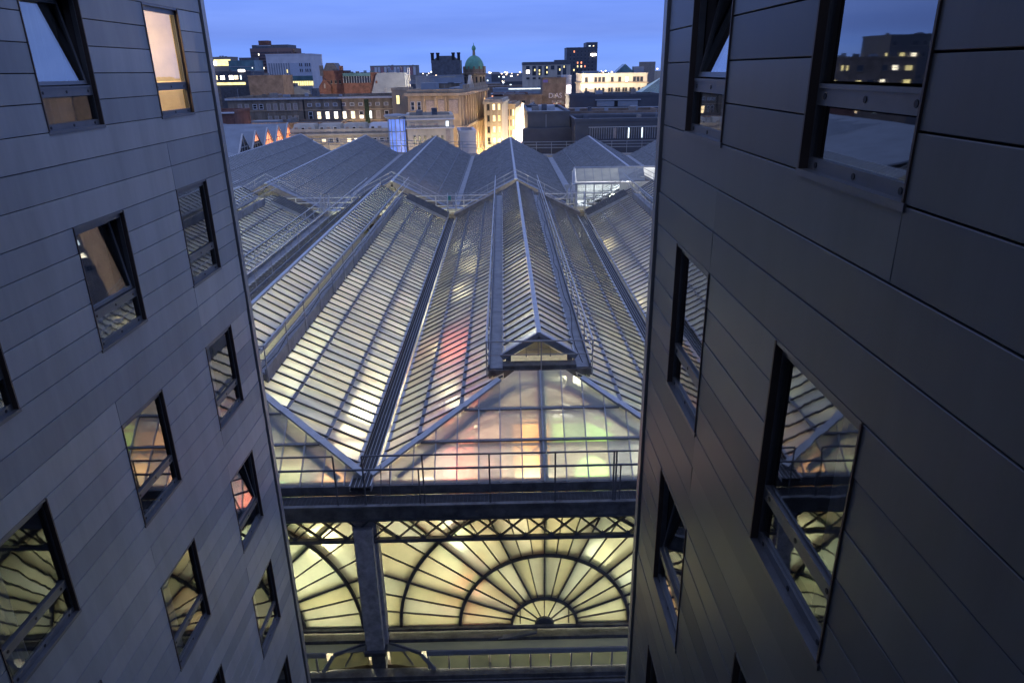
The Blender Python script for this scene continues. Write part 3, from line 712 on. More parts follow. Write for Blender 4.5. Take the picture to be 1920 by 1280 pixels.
for (p, q, rr_) in (((-.5, 0, 0), (-.5, 0, 1.9), .07), ((-.2, .1, 0), (-.2, .1, 2.3), .05), ((-.5, 0, 1.9), (.3, .2, 2.2), .06), ((.1, 0, 0), (.1, 0, 1.5), .09), ((-2.4, -.2, .2), (-.2, .0, 1.5), .05), ((-2.6, .1, .5), (-.5, .1, 1.2), .04), ((-1.6, 0, 0), (-1.6, 0, 1.0), .04)):
    MB().tube(p, q, rr_, 8).obj('pipe', M_galv, PW_)
MB().box(-.75, -.35, -.3, -.1, 1.9, 2.2).obj('floodlight_body', M_galv, PW_); MB().box(-1.9, -.7, -.2, .4, .25, .45).obj('cable_tray', M_concrete, PW_)
for (x, y, lb) in ((C0 - 2.1, 58.0, 'small yellow control box near the head of the central lantern'), (C0 - HALF - .5, 57.8, 'small teal box on the cross walkway rail above the left gutter')):
    tag((lambda m: m.obj('control_box', mat('box_' + lb.split()[1], (.45, .38, .10) if 'yellow' in lb else (.08, .35, .32))))(MB().box(x, x + .3, y, y + .2, -9.9, -9.55)), lb, 'control box')
# sloping stair walkway from the far-left valley (diagonal handrail seen left)
DW = thing('side_walkway', 'long handrailed walkway following the roof valley on the left', 'walkway', (-14.6, 20, -10.6))
d = MB(); d.box(-.3, .3, 0, 38, -.5, -.42); d.box(-.36, -.30, 0, 38, -.55, -.2); d.obj('deck', M_lead, DW)
rail_run(DW, (-14.6, 20, -10.6), (-15.0, 20.2, -10.9), (-15.0, 57.5, -10.9), 16, -.1, (1.15, .65), .035, M_galv)
rail_run(DW, (-14.6, 20, -10.6), (-14.2, 20.2, -10.9), (-14.2, 57.5, -10.9), 16, -.1, (.75,), .022, M_rail)

# void under the cross walkway
vd = MB(); vd.box(-36, 30, 57.2, 60.0, -12.4, -12.2); tag(vd.obj('gap_roof', M_joint), 'dark flat roof strip in the gap between near and far glass roofs', 'flat roof')

# white lit glass box on the right
GB = thing('glass_plant_room', 'brightly lit white glass box standing between near and far roofs on the right', 'glazed structure', (6.0, 59.0, -10.8))
f = MB()
f.box(0, 9, .3, 3, -.6, -.02); f.obj('base', M_concrete, GB)
b = MB(); b.box(-.02, .12, 0, .12, 0, 1.95); b.box(-.02, 9, .0, .14, 1.78, 1.96); b.box(0, 9, .0, .3, -.12, 0); b.obj('front_frame', M_galv, GB)
for k in range(8):
    x0 = .14 + k * .72; lit = k < 5
    MB().box(x0 + .02, x0 + .70, .06, .07, .0, 1.77).obj('front_pane', M_glass if lit else DIM[0], GB)
    MB().box(x0 - .035, x0 + .035, .0, .10, 0, 1.77).obj('mullion', M_galv, GB)
    # sloped upper glazing
    m = MB(); m.prism([(x0, .16, 2.0), (x0 + .68, .16, 2.0), (x0 + .68, 1.3, 2.95), (x0, 1.3, 2.95)], (0, 0, -.012)); m.obj('roof_pane', PANES[0] if lit else PANES[3], GB)
    MB().beam((x0 - .02, .14, 2.02), (x0 - .02, 1.3, 2.98), .04, .05).obj('roof_bar', M_galv, GB)
for z in (.55, 1.15): MB().box(.13, 5.9, .03, .06, z - .015, z + .015).obj('transom', M_galv, GB)
m = MB(); m.beam((0, 1.35, 3.0), (9, 1.35, 3.0), .14, .12); m.beam((0, 1.35, 3.0), (0, .1, 1.95), .1, .1); m.beam((0, 2.5, 2.6), (9, 2.5, 2.6), .06, .06); m.obj('roof_ridge', M_galv, GB)
bw = MB(); bw.prism([(0, 2.9, 0), (9, 2.9, 0), (9, 2.9, 2.5), (0, 2.9, 2.5)], (0, .05, 0)); bw.prism([(0, 1.38, 2.95), (9, 1.38, 2.95), (9, 2.92, 2.5), (0, 2.92, 2.5)], (0, 0, -.04)); bw.obj('back_wall', glow('plant_wall_glow', (.95, .97, 1.0), .95), GB)  # room light on the back wall put in as emission
fb = MB(); fb.prism([(0, .15, 0), (0, 2.9, 0), (0, 2.9, 2.5), (0, 1.35, 2.95), (0, .15, 1.9)], (.03, 0, 0)); fb.obj('end_wall', M_white, GB)
fl = MB(); fl.box(0, 9, .15, 2.9, -.02, 0.0); fl.obj('floor', M_white, GB)
MB().box(5.95, 6.0, .15, 2.9, 0, 1.9).obj('partition', M_white, GB)
ld = bpy.data.lights.new('plant_lamp', 'AREA'); ld.energy = 480; ld.size = 5; ld.size_y = .6; ld.shape = 'RECTANGLE'; ld.color = (.95, .97, 1)
lo = bpy.data.objects.new('plant_lamp', ld); COL.objects.link(lo); lo.location = (3.0, 1.6, 1.95); lo.parent = GB

# -------- hall interior and its lights
fl = MB(); fl.box(-34, 30, 17.9, 112, -21.3, -21.0); tag(fl.obj('concourse_floor', M_hallfloor), 'pale concourse floor far below the glass roof', 'floor')
for nm, lb, x, y0_, y1_ in (('hall_wall', 'blank hall wall on the left under the glass roof', -34.2, 17.9, 112), ('hall_wall', 'blank hall wall on the right under the glass roof', 30.0, 17.9, 100)):
    w_ = MB(); w_.box(x, x + .2, y0_, y1_, -21, -11.4); tag(w_.obj(nm, M_concrete), lb, 'wall')
hb = MB(); hb.prism([(-34, 112.2, -27), (30, 97.5, -27), (30, 98.5, -27), (-34, 113.4, -27)], (0, 0, 15.6)); tag(hb.obj('hall_end_wall', M_concrete), 'end wall of the hall below the far parapet', 'wall')
hallc = [(1.0, .86, .48), (1.0, .90, .60), (.95, .95, .72), (1.0, .82, .42), (.85, 1.0, .62)]
rl = random.Random(4)
LG = 'suspended lamps inside the station hall'
def hall_lamp(x, y, z, e, col, r=.22):
    e *= 1.5; r = max(r, .2) * 2.2
    ld = bpy.data.lights.new('hall_lamp', 'POINT'); ld.energy = e; ld.color = col; ld.shadow_soft_size = r
    o = bpy.data.objects.new('hall_lamp', ld); COL.objects.link(o); o.location = (x, y, z)
for k in range(-2, 2):
    cx = C0 + k * P
    for j in range(6):
        y = 21.0 + j * 6.6 + rl.uniform(-.8, .8)
        if k == -2 and j < 2: continue
        for s in (-1, 1):
            base = (640 if k == -1 else 210 if k == 0 else 230 if k == -2 else 170) * (1.0 if j < 3 else .7 if j < 5 else .5)
            if k == 0 and s > 0: base *= .75
            hall_lamp(cx + s * 2.7 + rl.uniform(-.6, .6), y, -15.3 + rl.uniform(-.8, .8), base * rl.uniform(.3, 1.6), rl.choice(hallc))
for (x, y, z, e, c_) in ((-1.9, 19.6, -13.8, 160, (1, .97, .8)), (5.1, 19.0, -12.6, 90, (1, 1, .9)), (-13.2, 20.5, -13.3, 200, (1, .9, .55)), (2.2, 24.5, -12.9, 60, (1, .97, .8)), (4.5, 20.3, -15.6, 260, (.97, 1, .85)), (-1.5, 20.6, -16.2, 240, (.95, 1, .85)), (-6.8, 20.5, -16.0, 260, (.85, 1, .75)), (-.2, 21.0, -18.0, 160, (1, .9, .6)), (3.4, 21.0, -17.6, 160, (.95, 1, .8)), (1.0, 22.0, -15.2, 420, (1, .80, .52))):
    hall_lamp(x, y, z, e * (.42 if z > -15 else .50), c_, .2 if z > -15 else .55)
for k in (-2, -1): hall_lamp(C0 + k * P2 + 1.0, 63.4, -12.4, 300, (1, .62, .30) if k == -1 else (1, .85, .5), .3)
for k in range(-2, 2):
    for j in range(3): hall_lamp(C0 + k * P2, 70 + j * 11, -14.5, 120, (.9, .95, .9), .4)
for (x, y, z, e, c_) in ((-1.6, 19.3, -12.3, 34, (1, .12, .08)), (-.6, 19.6, -12.2, 30, (1, .42, .22)), (.7, 19.8, -12.2, 30, (1, .55, .15)), (2.8, 20.6, -13.0, 30, (.5, 1, .3)), (-1.9, 27.0, -11.4, 40, (1, .16, .10)), (-5.6, 18.9, -12.2, 30, (1, .45, .16)), (-7.2, 18.9, -12.6, 26, (.5, 1, .5)), (5.6, 18.9, -12.2, 60, (1, 1, .9)), (-11.6, 23.5, -12.6, 70, (1, .95, .7)), (-2.6, 19.0, -12.6, 50, (1, .97, .85)), (3.6, 26, -11.8, 50, (1, .95, .6)), (-1.45, 18.5, -15.8, 34, (1, .16, .06))):
    hall_lamp(x, y, z, e, c_, .25)
# coloured screens hung under the roof
def screen(x, y, z, w, h, g, label, tiltx=0):
    T = thing('hanging_screen', label, 'screen', (x, y + (.55 if y < 21 else 0), z), group='coloured lit screens hanging under the roof glass')
    MB().box(-w / 2 - .05, w / 2 + .05, .0, .10, -h / 2 - .05, h / 2 + .05).obj('screen_case', M_dark, T)
    MB().box(-w / 2, w / 2, -.02, -.001, -h / 2, h / 2).obj('screen_face', g, T)
    for s in (-1, 1): MB().tube((s * w * .4, .05, h / 2), (s * w * .4, .05, h / 2 + .5), .015, 5).obj('hanger', M_dark, T)
    T.rotation_euler = (R(-50), 0, 0)
    return T
screen(-1.62, 19.55, -11.7, .95, 2.2, G_red, 'red glow under the lowest panes of the central hip end')
screen(-.55, 19.75, -11.6, .9, 2.2, glow('screen_peach', (1.0, .48, .30), 1.3), 'peach glow right of the red one under the central hip end')
screen(.75, 19.9, -11.7, 1.2, 1.6, G_or2, 'orange-yellow glow near the middle of the central hip end')
screen(2.5, 20.5, -11.6, 2.0, .9, G_green, 'green glow under the right half of the central hip end')
screen(-1.9, 27.6, -11.9, 1.3, 3.0, G_red, 'long red glow under the left slope of the central bay')
screen(-1.1, 24.9, -11.5, .8, 2.4, glow('screen_red_soft', (1.0, .12, .06), 1.6), 'smaller red glow left of the central lantern front')
screen(-5.5, 18.9, -12.1, 1.3, 1.5, glow('screen_amber', (1.0, .40, .14), 1.3), 'amber glow in the lower right corner of the left bay')
screen(-7.0, 18.8, -12.5, 1.2, 1.4, glow('screen_soft_green', (.4, .9, .5), .9), 'soft green glow under the left hip end')
screen(-1.25, 18.9, -15.6, .8, 1.0, glow('screen_vermilion', (1.0, .14, .05), 1.8), 'vermilion glow behind the fan window left of centre')

# ================================================================ FAN WINDOW FRONT
YF = 17.8
def fan(c, label, full=True):
    F = thing('fan_window', label, 'window', (c, YF, -16.95), group='semicircular fan windows under the roof bays')
    ZC = -16.72; r = [1.05, 2.72, 4.62]; x_lim = 5.08; z_top = -11.62
    def L(x, z, y=0): return (x, y, z + 16.95)
    def pol(rr, t): return (rr * math.sin(t), ZC + rr * math.cos(t))
    rnd = random.Random(int(c * 10) + 77)
    def put(poly):
        poly = clip(poly, 1, 0, x_lim); poly = clip(poly, -1, 0, x_lim); poly = clip(poly, 0, -1, z_top); poly = clip(poly, 0, 1, 16.9)
        if len(poly) < 3: return
        m = MB(); m.prism([L(x, z) for x, z in poly], (0, .012, 0)); m.f.pop(1); m.m.pop(1); m.obj('fan_pane', rnd.choice(FAN), F)
    def ring(r0, r1, n):
        for k in range(n):
            t0 = -math.pi / 2 + math.pi * k / n; t1 = t0 + math.pi / n; q = 3
            inner = [pol(r0, t0 + (t1 - t0) * i / q) for i in range(q + 1)]; outer = [pol(r1, t1 - (t1 - t0) * i / q) for i in range(q + 1)]
            put((inner if r0 > .01 else [pol(0, 0)]) + outer)
    ring(0.0, r[0], 8); ring(r[0], r[1], 16); ring(r[1], r[2], 24); ring(r[2], 8.4, 24)
    put([(-5, -16.9), (5, -16.9), (5, -16.72), (-5, -16.72)])
    # arcs
    for rr, w in zip(r, (.075, .085, .095)):
        m = MB(); n = 40
        for k in range(n):
            t0 = -math.pi / 2 + math.pi * k / n; t1 = t0 + math.pi / n
            p0, p1, p2, p3 = pol(rr - w / 2, t0), pol(rr - w / 2, t1), pol(rr + w / 2, t1), pol(rr + w / 2, t0)
            if max(p[1] for p in (p2, p3)) > z_top: continue
            for (ya, yb) in ((-.10, -.02),):
                A = [L(*p, ya) for p in (p0, p1, p2, p3)]; Bq = [L(*p, yb) for p in (p0, p1, p2, p3)]
                m.poly(A); m.poly([A[3], A[2], Bq[2], Bq[3]]); m.poly([A[1], A[0], Bq[0], Bq[1]])
        m.obj('arch_ring', M_dark, F)
    for rr in r:      # broader blurred inner ribs behind glass
        m = MB(); n = 36; w = .24
        for k in range(n):
            t0 = -math.pi / 2 + math.pi * k / n; t1 = t0 + math.pi / n
            a, b = pol(rr, t0), pol(rr, t1)
            if max(a[1], b[1]) > z_top: continue
            m.beam(L(*a, .16), L(*b, .16), w, .08, None, (0, 1, 0)) if False else m.prism([L(*pol(rr - w / 2, t0), .09), L(*pol(rr - w / 2, t1), .09), L(*pol(rr + w / 2, t1), .09), L(*pol(rr + w / 2, t0), .09)], (0, .12, 0))
        m.obj('inner_arch_rib', M_dark, F)
    def spoke(t, r0, r1, w, name, ydep):
        a = pol(r0, t); k = r1
        # clip by limits
        sx, sz = math.sin(t), math.cos(t)
        if abs(sx) > 1e-3: k = min(k, x_lim / abs(sx))
        if sz > 1e-3: k = min(k, (z_top - ZC) / sz)
        if k <= r0: return
        b = pol(k, t); dx, dz = b[0] - a[0], b[1] - a[1]; ln = math.hypot(dx, dz); nx, nz = -dz / ln * w / 2, dx / ln * w / 2
        MB().prism([L(a[0] + nx, a[1] + nz, ydep[0]), L(a[0] - nx, a[1] - nz, ydep[0]), L(b[0] - nx, b[1] - nz, ydep[0]), L(b[0] + nx, b[1] + nz, ydep[0])], (0, ydep[1] - ydep[0], 0)).obj(name, M_dark, F)
    for k in range(25):
        t = -math.pi / 2 + math.pi * k / 24
        if k % 3 == 0: spoke(t, r[0] if k % 6 == 0 or True else r[1], 8.4, .17, 'inner_rib', (.07, .25))
        spoke(t, r[1], 8.4, .036, 'spoke', (-.06, -.01))
    for k in range(17): spoke(-math.pi / 2 + math.pi * k / 16, r[0], r[1], .034, 'spoke', (-.06, -.01))
    for k in range(1, 8): spoke(-math.pi / 2 + math.pi * k / 8, .12, r[0], .030, 'spoke', (-.06, -.01))
    hub = MB(); hub.prism([L(*pol(.32, -math.pi / 2 + math.pi * i / 10), -.12) for i in range(11)], (0, .1, 0)); hub.obj('hub', M_dark, F)
    for s in (-1, 1): MB().box(s * .78 - .02, s * .78 + .02, -.08, -.02, .3, .95).obj('strut', M_dark, F)
    return F
fan(C0, 'large half-round fan window glowing yellow under the central roof bay')
fan(C0 - P, 'fan window on the left, partly hidden by the left hotel wing')
# long members across the whole front
X0f, X1f = -15.5, 12.0
FR = thing('front_girder', 'dark riveted girder with lattice and catwalk above the fan windows', 'girder', (0, YF, -12))
def G(x0, x1, y0, y1, z0, z1, nm, m=M_dark): return MB().box(x0, x1, y0 - YF, y1 - YF, z0 + 12, z1 + 12).obj(nm, m, FR)
G(X0f, X1f, 17.60, 17.86, -11.60, -11.29, 'gutter_fascia'); 
G(X0f, X1f, 17.50, 17.56, -11.66, -11.58, 'edge_angle'); G(X0f, X1f, 16.95, 17.02, -11.98, -11.52, 'channel'); G(X0f, X1f, 16.90, 16.95, -11.60, -11.52, 'channel_flange')
G(X0f, X1f, 17.05, 17.6, -12.0, -11.93, 'soffit_plate'); 
MB().tube((X0f, 17.06 - YF, -.06), (X1f, 17.06 - YF, -.06), .075, 12).obj('pipe', M_darkrail, FR)
gr = MB(); y = 17.03
while y < 17.5: gr.box(X0f, X1f, y - YF, y + .012 - YF, 12 - 11.60, 12 - 11.56); y += .06
x = X0f
while x < X1f: gr.box(x, x + .012, 17.03 - YF, 17.5 - YF, 12 - 11.604, 12 - 11.575); x += .12
gr.obj('grating', M_darkrail, FR, 'stuff')
x = X0f + .4
bt = MB()
while x < X1f: bt.box(x, x + .12, 17.0 - YF, 17.55 - YF, 12 - 11.72, 12 - 11.61); x += 1.31
bt.obj('grating_joists', M_dark, FR)
# lattice girder
zt, zb, yl = -12.24, -12.92, 17.32
G(X0f, X1f, yl - .07, yl + .07, zt, zt + .10, 'top_chord'); G(X0f, X1f, yl - .07, yl + .07, zb - .12, zb, 'bottom_chord')
step = .76; x = X0f; k = 0
while x < X1f - step:
    if -11.5 < x < 6.5:
        MB().beam((x, yl - YF, zb + 12), (x + step * 1.0, yl - YF, zt + 12), .035, .085, None, (0, 1, 0)).obj('lattice_bar', M_dark, FR)
        MB().beam((x, yl + .03 - YF, zt + 12), (x + step * 1.0, yl + .03 - YF, zb + 12), .035, .085, None, (0, 1, 0)).obj('lattice_bar', M_dark, FR)
        MB().prism([(x - .09, yl - .045 - YF, zb + 12.0), (x + .09, yl - .045 - YF, zb + 12.0), (x, yl - .045 - YF, zb + 12.16)], (0, .02, 0)).obj('gusset', M_dark, FR)
        if k % 2 == 0: MB().box(x + .1, x + .22, yl - .05 - YF, yl + .05 - YF, zt + 12.1, zt + 12.24).obj('packing_block', M_dark, FR)
    x += step; k += 1
G(X0f, X1f, yl - .05, yl + .05, zt + .20, zt + .25, 'tie_rail')
# guard rail of the catwalk
GR = thing('guard_rail', 'tubular guard rail along the catwalk at the front edge of the roof', 'railing', (0, 17.0, -11.6))
for (a, b, z, r_) in ((-15.5, -4.9, -9.93, .028), (-4.1, 12, -9.93, .028), (-15.5, 12, -10.37, .034)): MB().tube((a, 0, z + 11.6), (b, 0, z + 11.6), r_).obj('rail', M_darkrail, GR)
x = -4.9
for x in (-13.9, -12.1, -10.3, -8.5, -6.7, -4.9, -4.1, -2.42, -.55, 1.30, 2.95, 3.02, 5.6, 7.4, 9.2):
    MB().beam((x, 0, -.35), (x, 0, 1.66), .045, .03).obj('rail_post', M_darkrail, GR)
for x in (-13.6, -11.8, -7.2, -2.55, 3.15): MB().beam((x, .02, -.35), (x, .02, 1.23), .04, .03).obj('rail_post', M_darkrail, GR)
for x in (-3.7, -3.45): MB().tube((x, -.05, -.3), (x + .1, .1, 1.3), .012, 6).obj('cable', M_darkrail, GR)
# pillars between fans
for (x, lb) in ((C0 - HALF - .17, 'riveted iron pillar between the two fan windows'), (C0 + HALF, 'riveted iron pillar right of the central fan window')):
    T = thing('iron_pillar', lb, 'pillar', (x, 17.2, -17.1), group='iron pillars between the fan windows')
    MB().box(-.27, .27, -.10, .12, .1, 4.62).obj('shaft', M_pillar, T); MB().box(-.36, .36, .14, .5, .1, 5.0).obj('back_plate', M_pillar, T)
    MB().box(-.34, .34, -.22, .16, -.04, .10).obj('base_block', M_darkclad, T)
    rv = MB()
    for i in range(30):
        for s in (-.2, .2): rv.lathe(s, -.10 - .0, [(.0, 0)], 3) if False else rv.box(s - .012, s + .012, -.112, -.10, .2 + i * .145, .224 + i * .145)
    rv.obj('rivets', M_pillar, T, 'stuff')
    MB().box(-.22, .22, .14, .5, -3, -.04).obj('pillar_foot', M_dark, T)
# sill members and cable tray in front of the fans
SB = thing('sill_girder', 'dark sill beam with a pipe run across the foot of the fan windows', 'girder', (0, 17.5, -17))
def Q(x0, x1, y0, y1, z0, z1, nm, m=M_dark): return MB().box(x0, x1, y0 - 17.5, y1 - 17.5, z0 + 17, z1 + 17).obj(nm, m, SB)
Q(X0f, X1f, 17.45, 17.78, -17.06, -16.93, 'sill_beam'); Q(X0f, X1f, 17.50, 17.60, -16.66, -16.57, 'pipe_run')
for x in (-.55, 2.1, -3.3): Q(x, x + .12, 17.46, 17.62, -16.58, -16.52, 'pipe_clip')
bl = MB(); bl.prism([(-.45, -.1, .04), (.10, -.12, .09), (.75, -.1, .22), (.80, -.1, .28), (.4, -.1, .22)], (0, .18, 0)); bl.obj('bent_flashing', M_steel, SB)
# lower canopy: sloping glass, pale flashing, row of vertical panes, lower catwalk
LC_ = thing('lower_canopy', 'glazed canopy and mesh catwalk below the fan windows', 'canopy', (0, 17.4, -18))
def K(x0, x1, y0, y1, z0, z1, nm, m=M_dark): return MB().box(x0, x1, y0 - 17.4, y1 - 17.4, z0 + 18, z1 + 18).obj(nm, m, LC_)
m = MB(); m.prism([(X0f, .10, .93), (X1f, .10, .93), (X1f, -.10, .74), (X0f, -.10, .74)], (0, 0, -.01)); m.obj('upper_glazing', FAN[1], LC_)
for (x0, x1) in ((X0f, -5.95), (-2.75, 4.6), (8.0, X1f)):
    K(x0, x1, 17.24, 17.30, -17.42, -17.24, 'flashing', M_galv)
    x = x0 + .05
    while x < x1 - .3:
        K(x + .03, min(x + .62, x1), 17.27, 17.28, -17.98, -17.42, 'canopy_pane', FAN[1]); K(x - .025, x + .025, 17.23, 17.29, -17.98, -17.42, 'canopy_bar', M_galv); x += .655
for xc in (C0 - HALF - .17, C0 + HALF):
    for s in (-1, 1):
        m = MB(); m.prism([(xc + s * 1.40, -.13, .62), (xc + s * .35, .1, .86), (xc + s * .35, .1, .02), (xc + s * 1.75, -.13, .02)], (0, .012, 0)); m.obj('splay_pane', FAN[2], LC_)
        MB().beam((xc + s * 1.40, -.14, .68), (xc + s * .35, .08, .92), .05, .12).obj('splay_flashing', M_lead, LC_); MB().beam((xc + s * 1.40, -.15, .66), (xc + s * 1.8, -.15, .0), .06, .12).obj('splay_flashing', M_galv, LC_)
        MB().beam((xc + s * .75, -.02, .78), (xc + s * 1.1, -.05, .1), .03, .05).obj('splay_bar', M_galv, LC_)
K(X0f, X1f, 17.0, 17.35, -18.16, -18.0, 'canopy_beam'); MB().tube((X0f, -.55, -.22), (X1f, -.55, -.22), .07, 12).obj('pipe', M_darkrail, LC_)
K(X0f, X1f, 16.95, 17.02, -18.4, -18.16, 'beam_web')
gr = MB(); y = 16.2
while y < 16.95: gr.box(X0f, X1f, y - 17.4, y + .012 - 17.4, -.70, -.67); y += .15
x = X0f
while x < X1f: gr.box(x, x + .010, 16.2 - 17.4, 16.95 - 17.4, -.704, -.68); x += .075
gr.obj('mesh_deck', M_darkrail, LC_, 'stuff')
K(X0f, X1f, 16.12, 16.2, -18.9, -18.55, 'catwalk_edge', M_darkclad)
rr_ = random.Random(9); x = X0f
while x < X1f: K(x, x + rr_.choice((.06, .12, .2)), 16.25, 16.9, -18.95, -18.72, 'catwalk_joist'); x += rr_.uniform(.5, 1.4)
for (x0, x1) in ((X0f, -8.5), (-6.2, -4.0), (-4.0, -2.9), (-1.4, -.6)): K(x0, x1, 16.2, 16.95, -18.82, -18.78, 'blanking_plate')
# lit lower roof seen through the mesh, and the dark court below
lr = MB(); lr.box(X0f, X1f, 15.9, 17.6, -19.75, -19.7); tag(lr.obj('lower_skylight', FAN[0]), 'dim yellow skylight seen through the mesh catwalk', 'skylight')
for x in (-4.5, -1, 2, 5): hall_lamp(x, 16.7, -20.4, 14, (1, .85, .45), .15)
fw_ = MB(); fw_.box(X0f, X1f, 17.55, 17.75, -21.3, -18.05); tag(fw_.obj('lower_wall', M_stoneD), 'dark stone wall below the canopy', 'wall')
cw_ = MB(); cw_.box(X0f, X1f, 15.2, 15.85, -20.2, -19.2); tag(cw_.obj('court_parapet', M_slate), 'dark parapet at the bottom of the view, under the mesh catwalk', 'parapet')
dk = MB(); dk.box(-30, 26, 14.4, 15.15, -21, -20.4); tag(dk.obj('court_roof', M_slate), 'dark low roof between the hotel and the station', 'flat roof')

# ================================================================ CITY
GZ = -27.0
WM = {}
def win_mesh(w, h, kind):
    key = (round(w, 2), round(h, 2), kind)
    if key in WM: return WM[key]
    m = MB(); fr, pn = {'dark': (M_stoneD, M_pane), 'sash': (M_wframe, M_pane), 'blind': (M_stoneP, M_blind), 'warm': (M_wframe, G_warm), 'pale': (M_wframe, G_pale), 'cold': (M_wframe, G_cold),
                    'yellow': (M_frame, G_yel), 'white': (M_wframe, G_white), 'half': (M_wframe, M_pane), 'clad': (M_darkclad, M_pane), 'orange': (M_darkclad, G_orange)}[kind]
    t = min(.12, w * .12) if w < 4 else .15
    m.box(-w / 2, -w / 2 + t, -.06, .04, -h / 2, h / 2, fr); m.box(w / 2 - t, w / 2, -.06, .04, -h / 2, h / 2, fr)
    m.box(-w / 2 + t, w / 2 - t, -.06, .04, h / 2 - t, h / 2, fr); m.box(-w / 2 + t, w / 2 - t, -.06, .04, -h / 2, -h / 2 + t, fr)
    m.box(-w / 2 + t, w / 2 - t, -.02, .03, -h / 2 + t, h / 2 - t, pn)
    if kind in ('sash', 'half', 'warm', 'pale'): m.box(-w / 2 + t, w / 2 - t, -.05, -.021, -t * .35, t * .35, fr)
    if kind == 'half': m.box(-w / 2 + t, w / 2 - t, -.045, -.021, -h / 2 + t, -t, G_pale)
    m.box(-w / 2 - .06, w / 2 + .06, -.16, .04, -h / 2 - .12, -h / 2, M_concrete)
    me = m.mesh('window'); WM[key] = me; return me
class Bld:
    """box building; origin = front left corner of its base; faces: S front, E right, W left"""
    def __init__(s, label, x, y, w, d, zt, m, rot=0, cat='building', name='building', base=GZ, parapet=True, group=None, roofm=None, wall=True):
        s.w, s.d, s.h, s.b = w, d, zt - base, base
        s.T = thing(name, label, cat, (x, y, base), rot, group)
        if wall:
            MB().box(0, w, 0, d, 0, s.h).obj('wall', m, s.T)
            if parapet:
                q = MB(); t = .35
                q.box(-.12, w + .12, -.12, t, s.h, s.h + .5); q.box(-.12, w + .12, d - t, d + .12, s.h, s.h + .5); q.box(-.12, t, t, d - t, s.h, s.h + .5); q.box(w - t, w + .12, t, d - t, s.h, s.h + .5)
                q.obj('parapet', m, s.T)
            MB().box(.3, w - .3, .3, d - .3, s.h, s.h + .03).obj('roof', roofm or M_roofflat, s.T)
            rq = random.Random(label)
            for _ in range(rq.randint(2, 5)):
                if w < 4: break
                ax, ay, aw = rq.uniform(.6, w - 2.2), rq.uniform(.8, max(1, d - 2.5)), rq.uniform(.5, 1.5)
                MB().box(ax, ax + aw, ay, ay + aw, s.h + .03, s.h + rq.uniform(.6, 1.3)).obj('roof_vent', rq.choice((M_rail, M_slate, M_bluegrey, M_concrete)), s.T)
            if rq.random() < .6 and w > 4:
                ax = rq.uniform(.6, w - .6); MB().tube((ax, 1.2, s.h), (ax, 1.2, s.h + rq.uniform(1.2, 2.4)), .035, 5).obj('aerial', M_rail, s.T)
    def win(s, face, u, z, w, h, kind):
        z = z - s.b
        loc, r = {'S': ((u, -.02, z), 0), 'E': ((s.w + .02, u, z), math.pi / 2), 'W': ((-.02, u, z), -math.pi / 2)}[face]
        return link('window', win_mesh(w, h, kind), s.T, loc, r)
    def row(s, face, us, z, w, h, kinds):
        for i, u in enumerate(us): s.win(face, u, z, w, h, kinds[i % len(kinds)] if not callable(kinds) else kinds(i))
    def box(s, nm, x0, x1, y0, y1, z0, z1, m): return MB().box(x0, x1, y0, y1, z0 - s.b, z1 - s.b).obj(nm, m, s.T)
    def band(s, z, h=.35, out=.3, m=None, face='SEW'):
        q = MB(); z -= s.b
        q.box(-out, s.w + out, -out, -.001, z, z + h); q.box(s.w + .001, s.w + out, .0, s.d, z, z + h); q.box(-out, -.001, 0, s.d, z, z + h)
        return q.obj('cornice', m or M_stoneD, s.T)
def fr(a, b, n): return [a + (b - a) * (k + .5) / n for k in range(n)]
rc = random.Random(31)

# ground, street, hills, lights
g = MB()
g.poly([(-6000, -300, GZ - 3), (6000, -300, GZ - 3), (6000, 6500, GZ - 3), (-6000, 6500, GZ - 3)]); o = g.obj('ground', M_ground); o['kind'] = 'structure'
s_ = MB(); s_.prism([(-6, 112, GZ - .5), (5, 112, GZ - .5), (19, 255, GZ - .5), (8, 255, GZ - .5)], (0, 0, .5)); o = s_.obj('street', M_asphalt); o['kind'] = 'structure'
for hn, (yy, amp, base, sd, x0, x1) in enumerate(((1500, 14, -24, 1, -1500, 1500), (2600, 26, -28, 5, -2600, 2600), (4200, 40, -30, 9, -4200, 4200))):
    h = MB(); n = 90; pts = []
    for k in range(n + 1):
        x = x0 + (x1 - x0) * k / n
        left = max(0, -(x / yy) - .12)
        z = base + amp * (noise.noise(Vector((x * .0012 + sd, sd * 3.1, 0))) + .55) * .75 + left * yy * .028
        pts.append((x, z))
    for k in range(n):
        (xa, za), (xb, zb_) = pts[k], pts[k + 1]
        h.poly([(xa, yy - 500, -31), (xb, yy - 500, -31), (xb, yy, zb_), (xa, yy, za)]); h.poly([(xa, yy, za), (xb, yy, zb_), (xb, yy + 700, -31), (xa, yy + 700, -31)])
    o = h.obj('hills', M_hill); o['kind'] = 'structure'
lt = MB(); lt2 = MB()
for k in range(420):
    a = rc.uniform(-.42, .34); dd = rc.uniform(900, 2600); x = math.tan(a) * dd; sz = dd * rc.uniform(.0004, .0011)
    z = -24 + (dd - 900) * .0108 + rc.uniform(-2, 2)
    (lt if rc.random() < .6 else lt2).box(x - sz, x + sz, dd, dd + sz, z, z + sz * 1.6)
o = lt.obj('distant_lights', glow('far_sodium', (1.0, .72, .45), 6)); o['kind'] = 'stuff'; o['label'] = 'scattered warm lights of the suburbs near the horizon'; o['category'] = 'lights'
o = lt2.obj('distant_lights', glow('far_white', (.85, .92, 1.0), 5)); o['kind'] = 'stuff'; o['label'] = 'scattered white lights of the suburbs near the horizon'; o['category'] = 'lights'

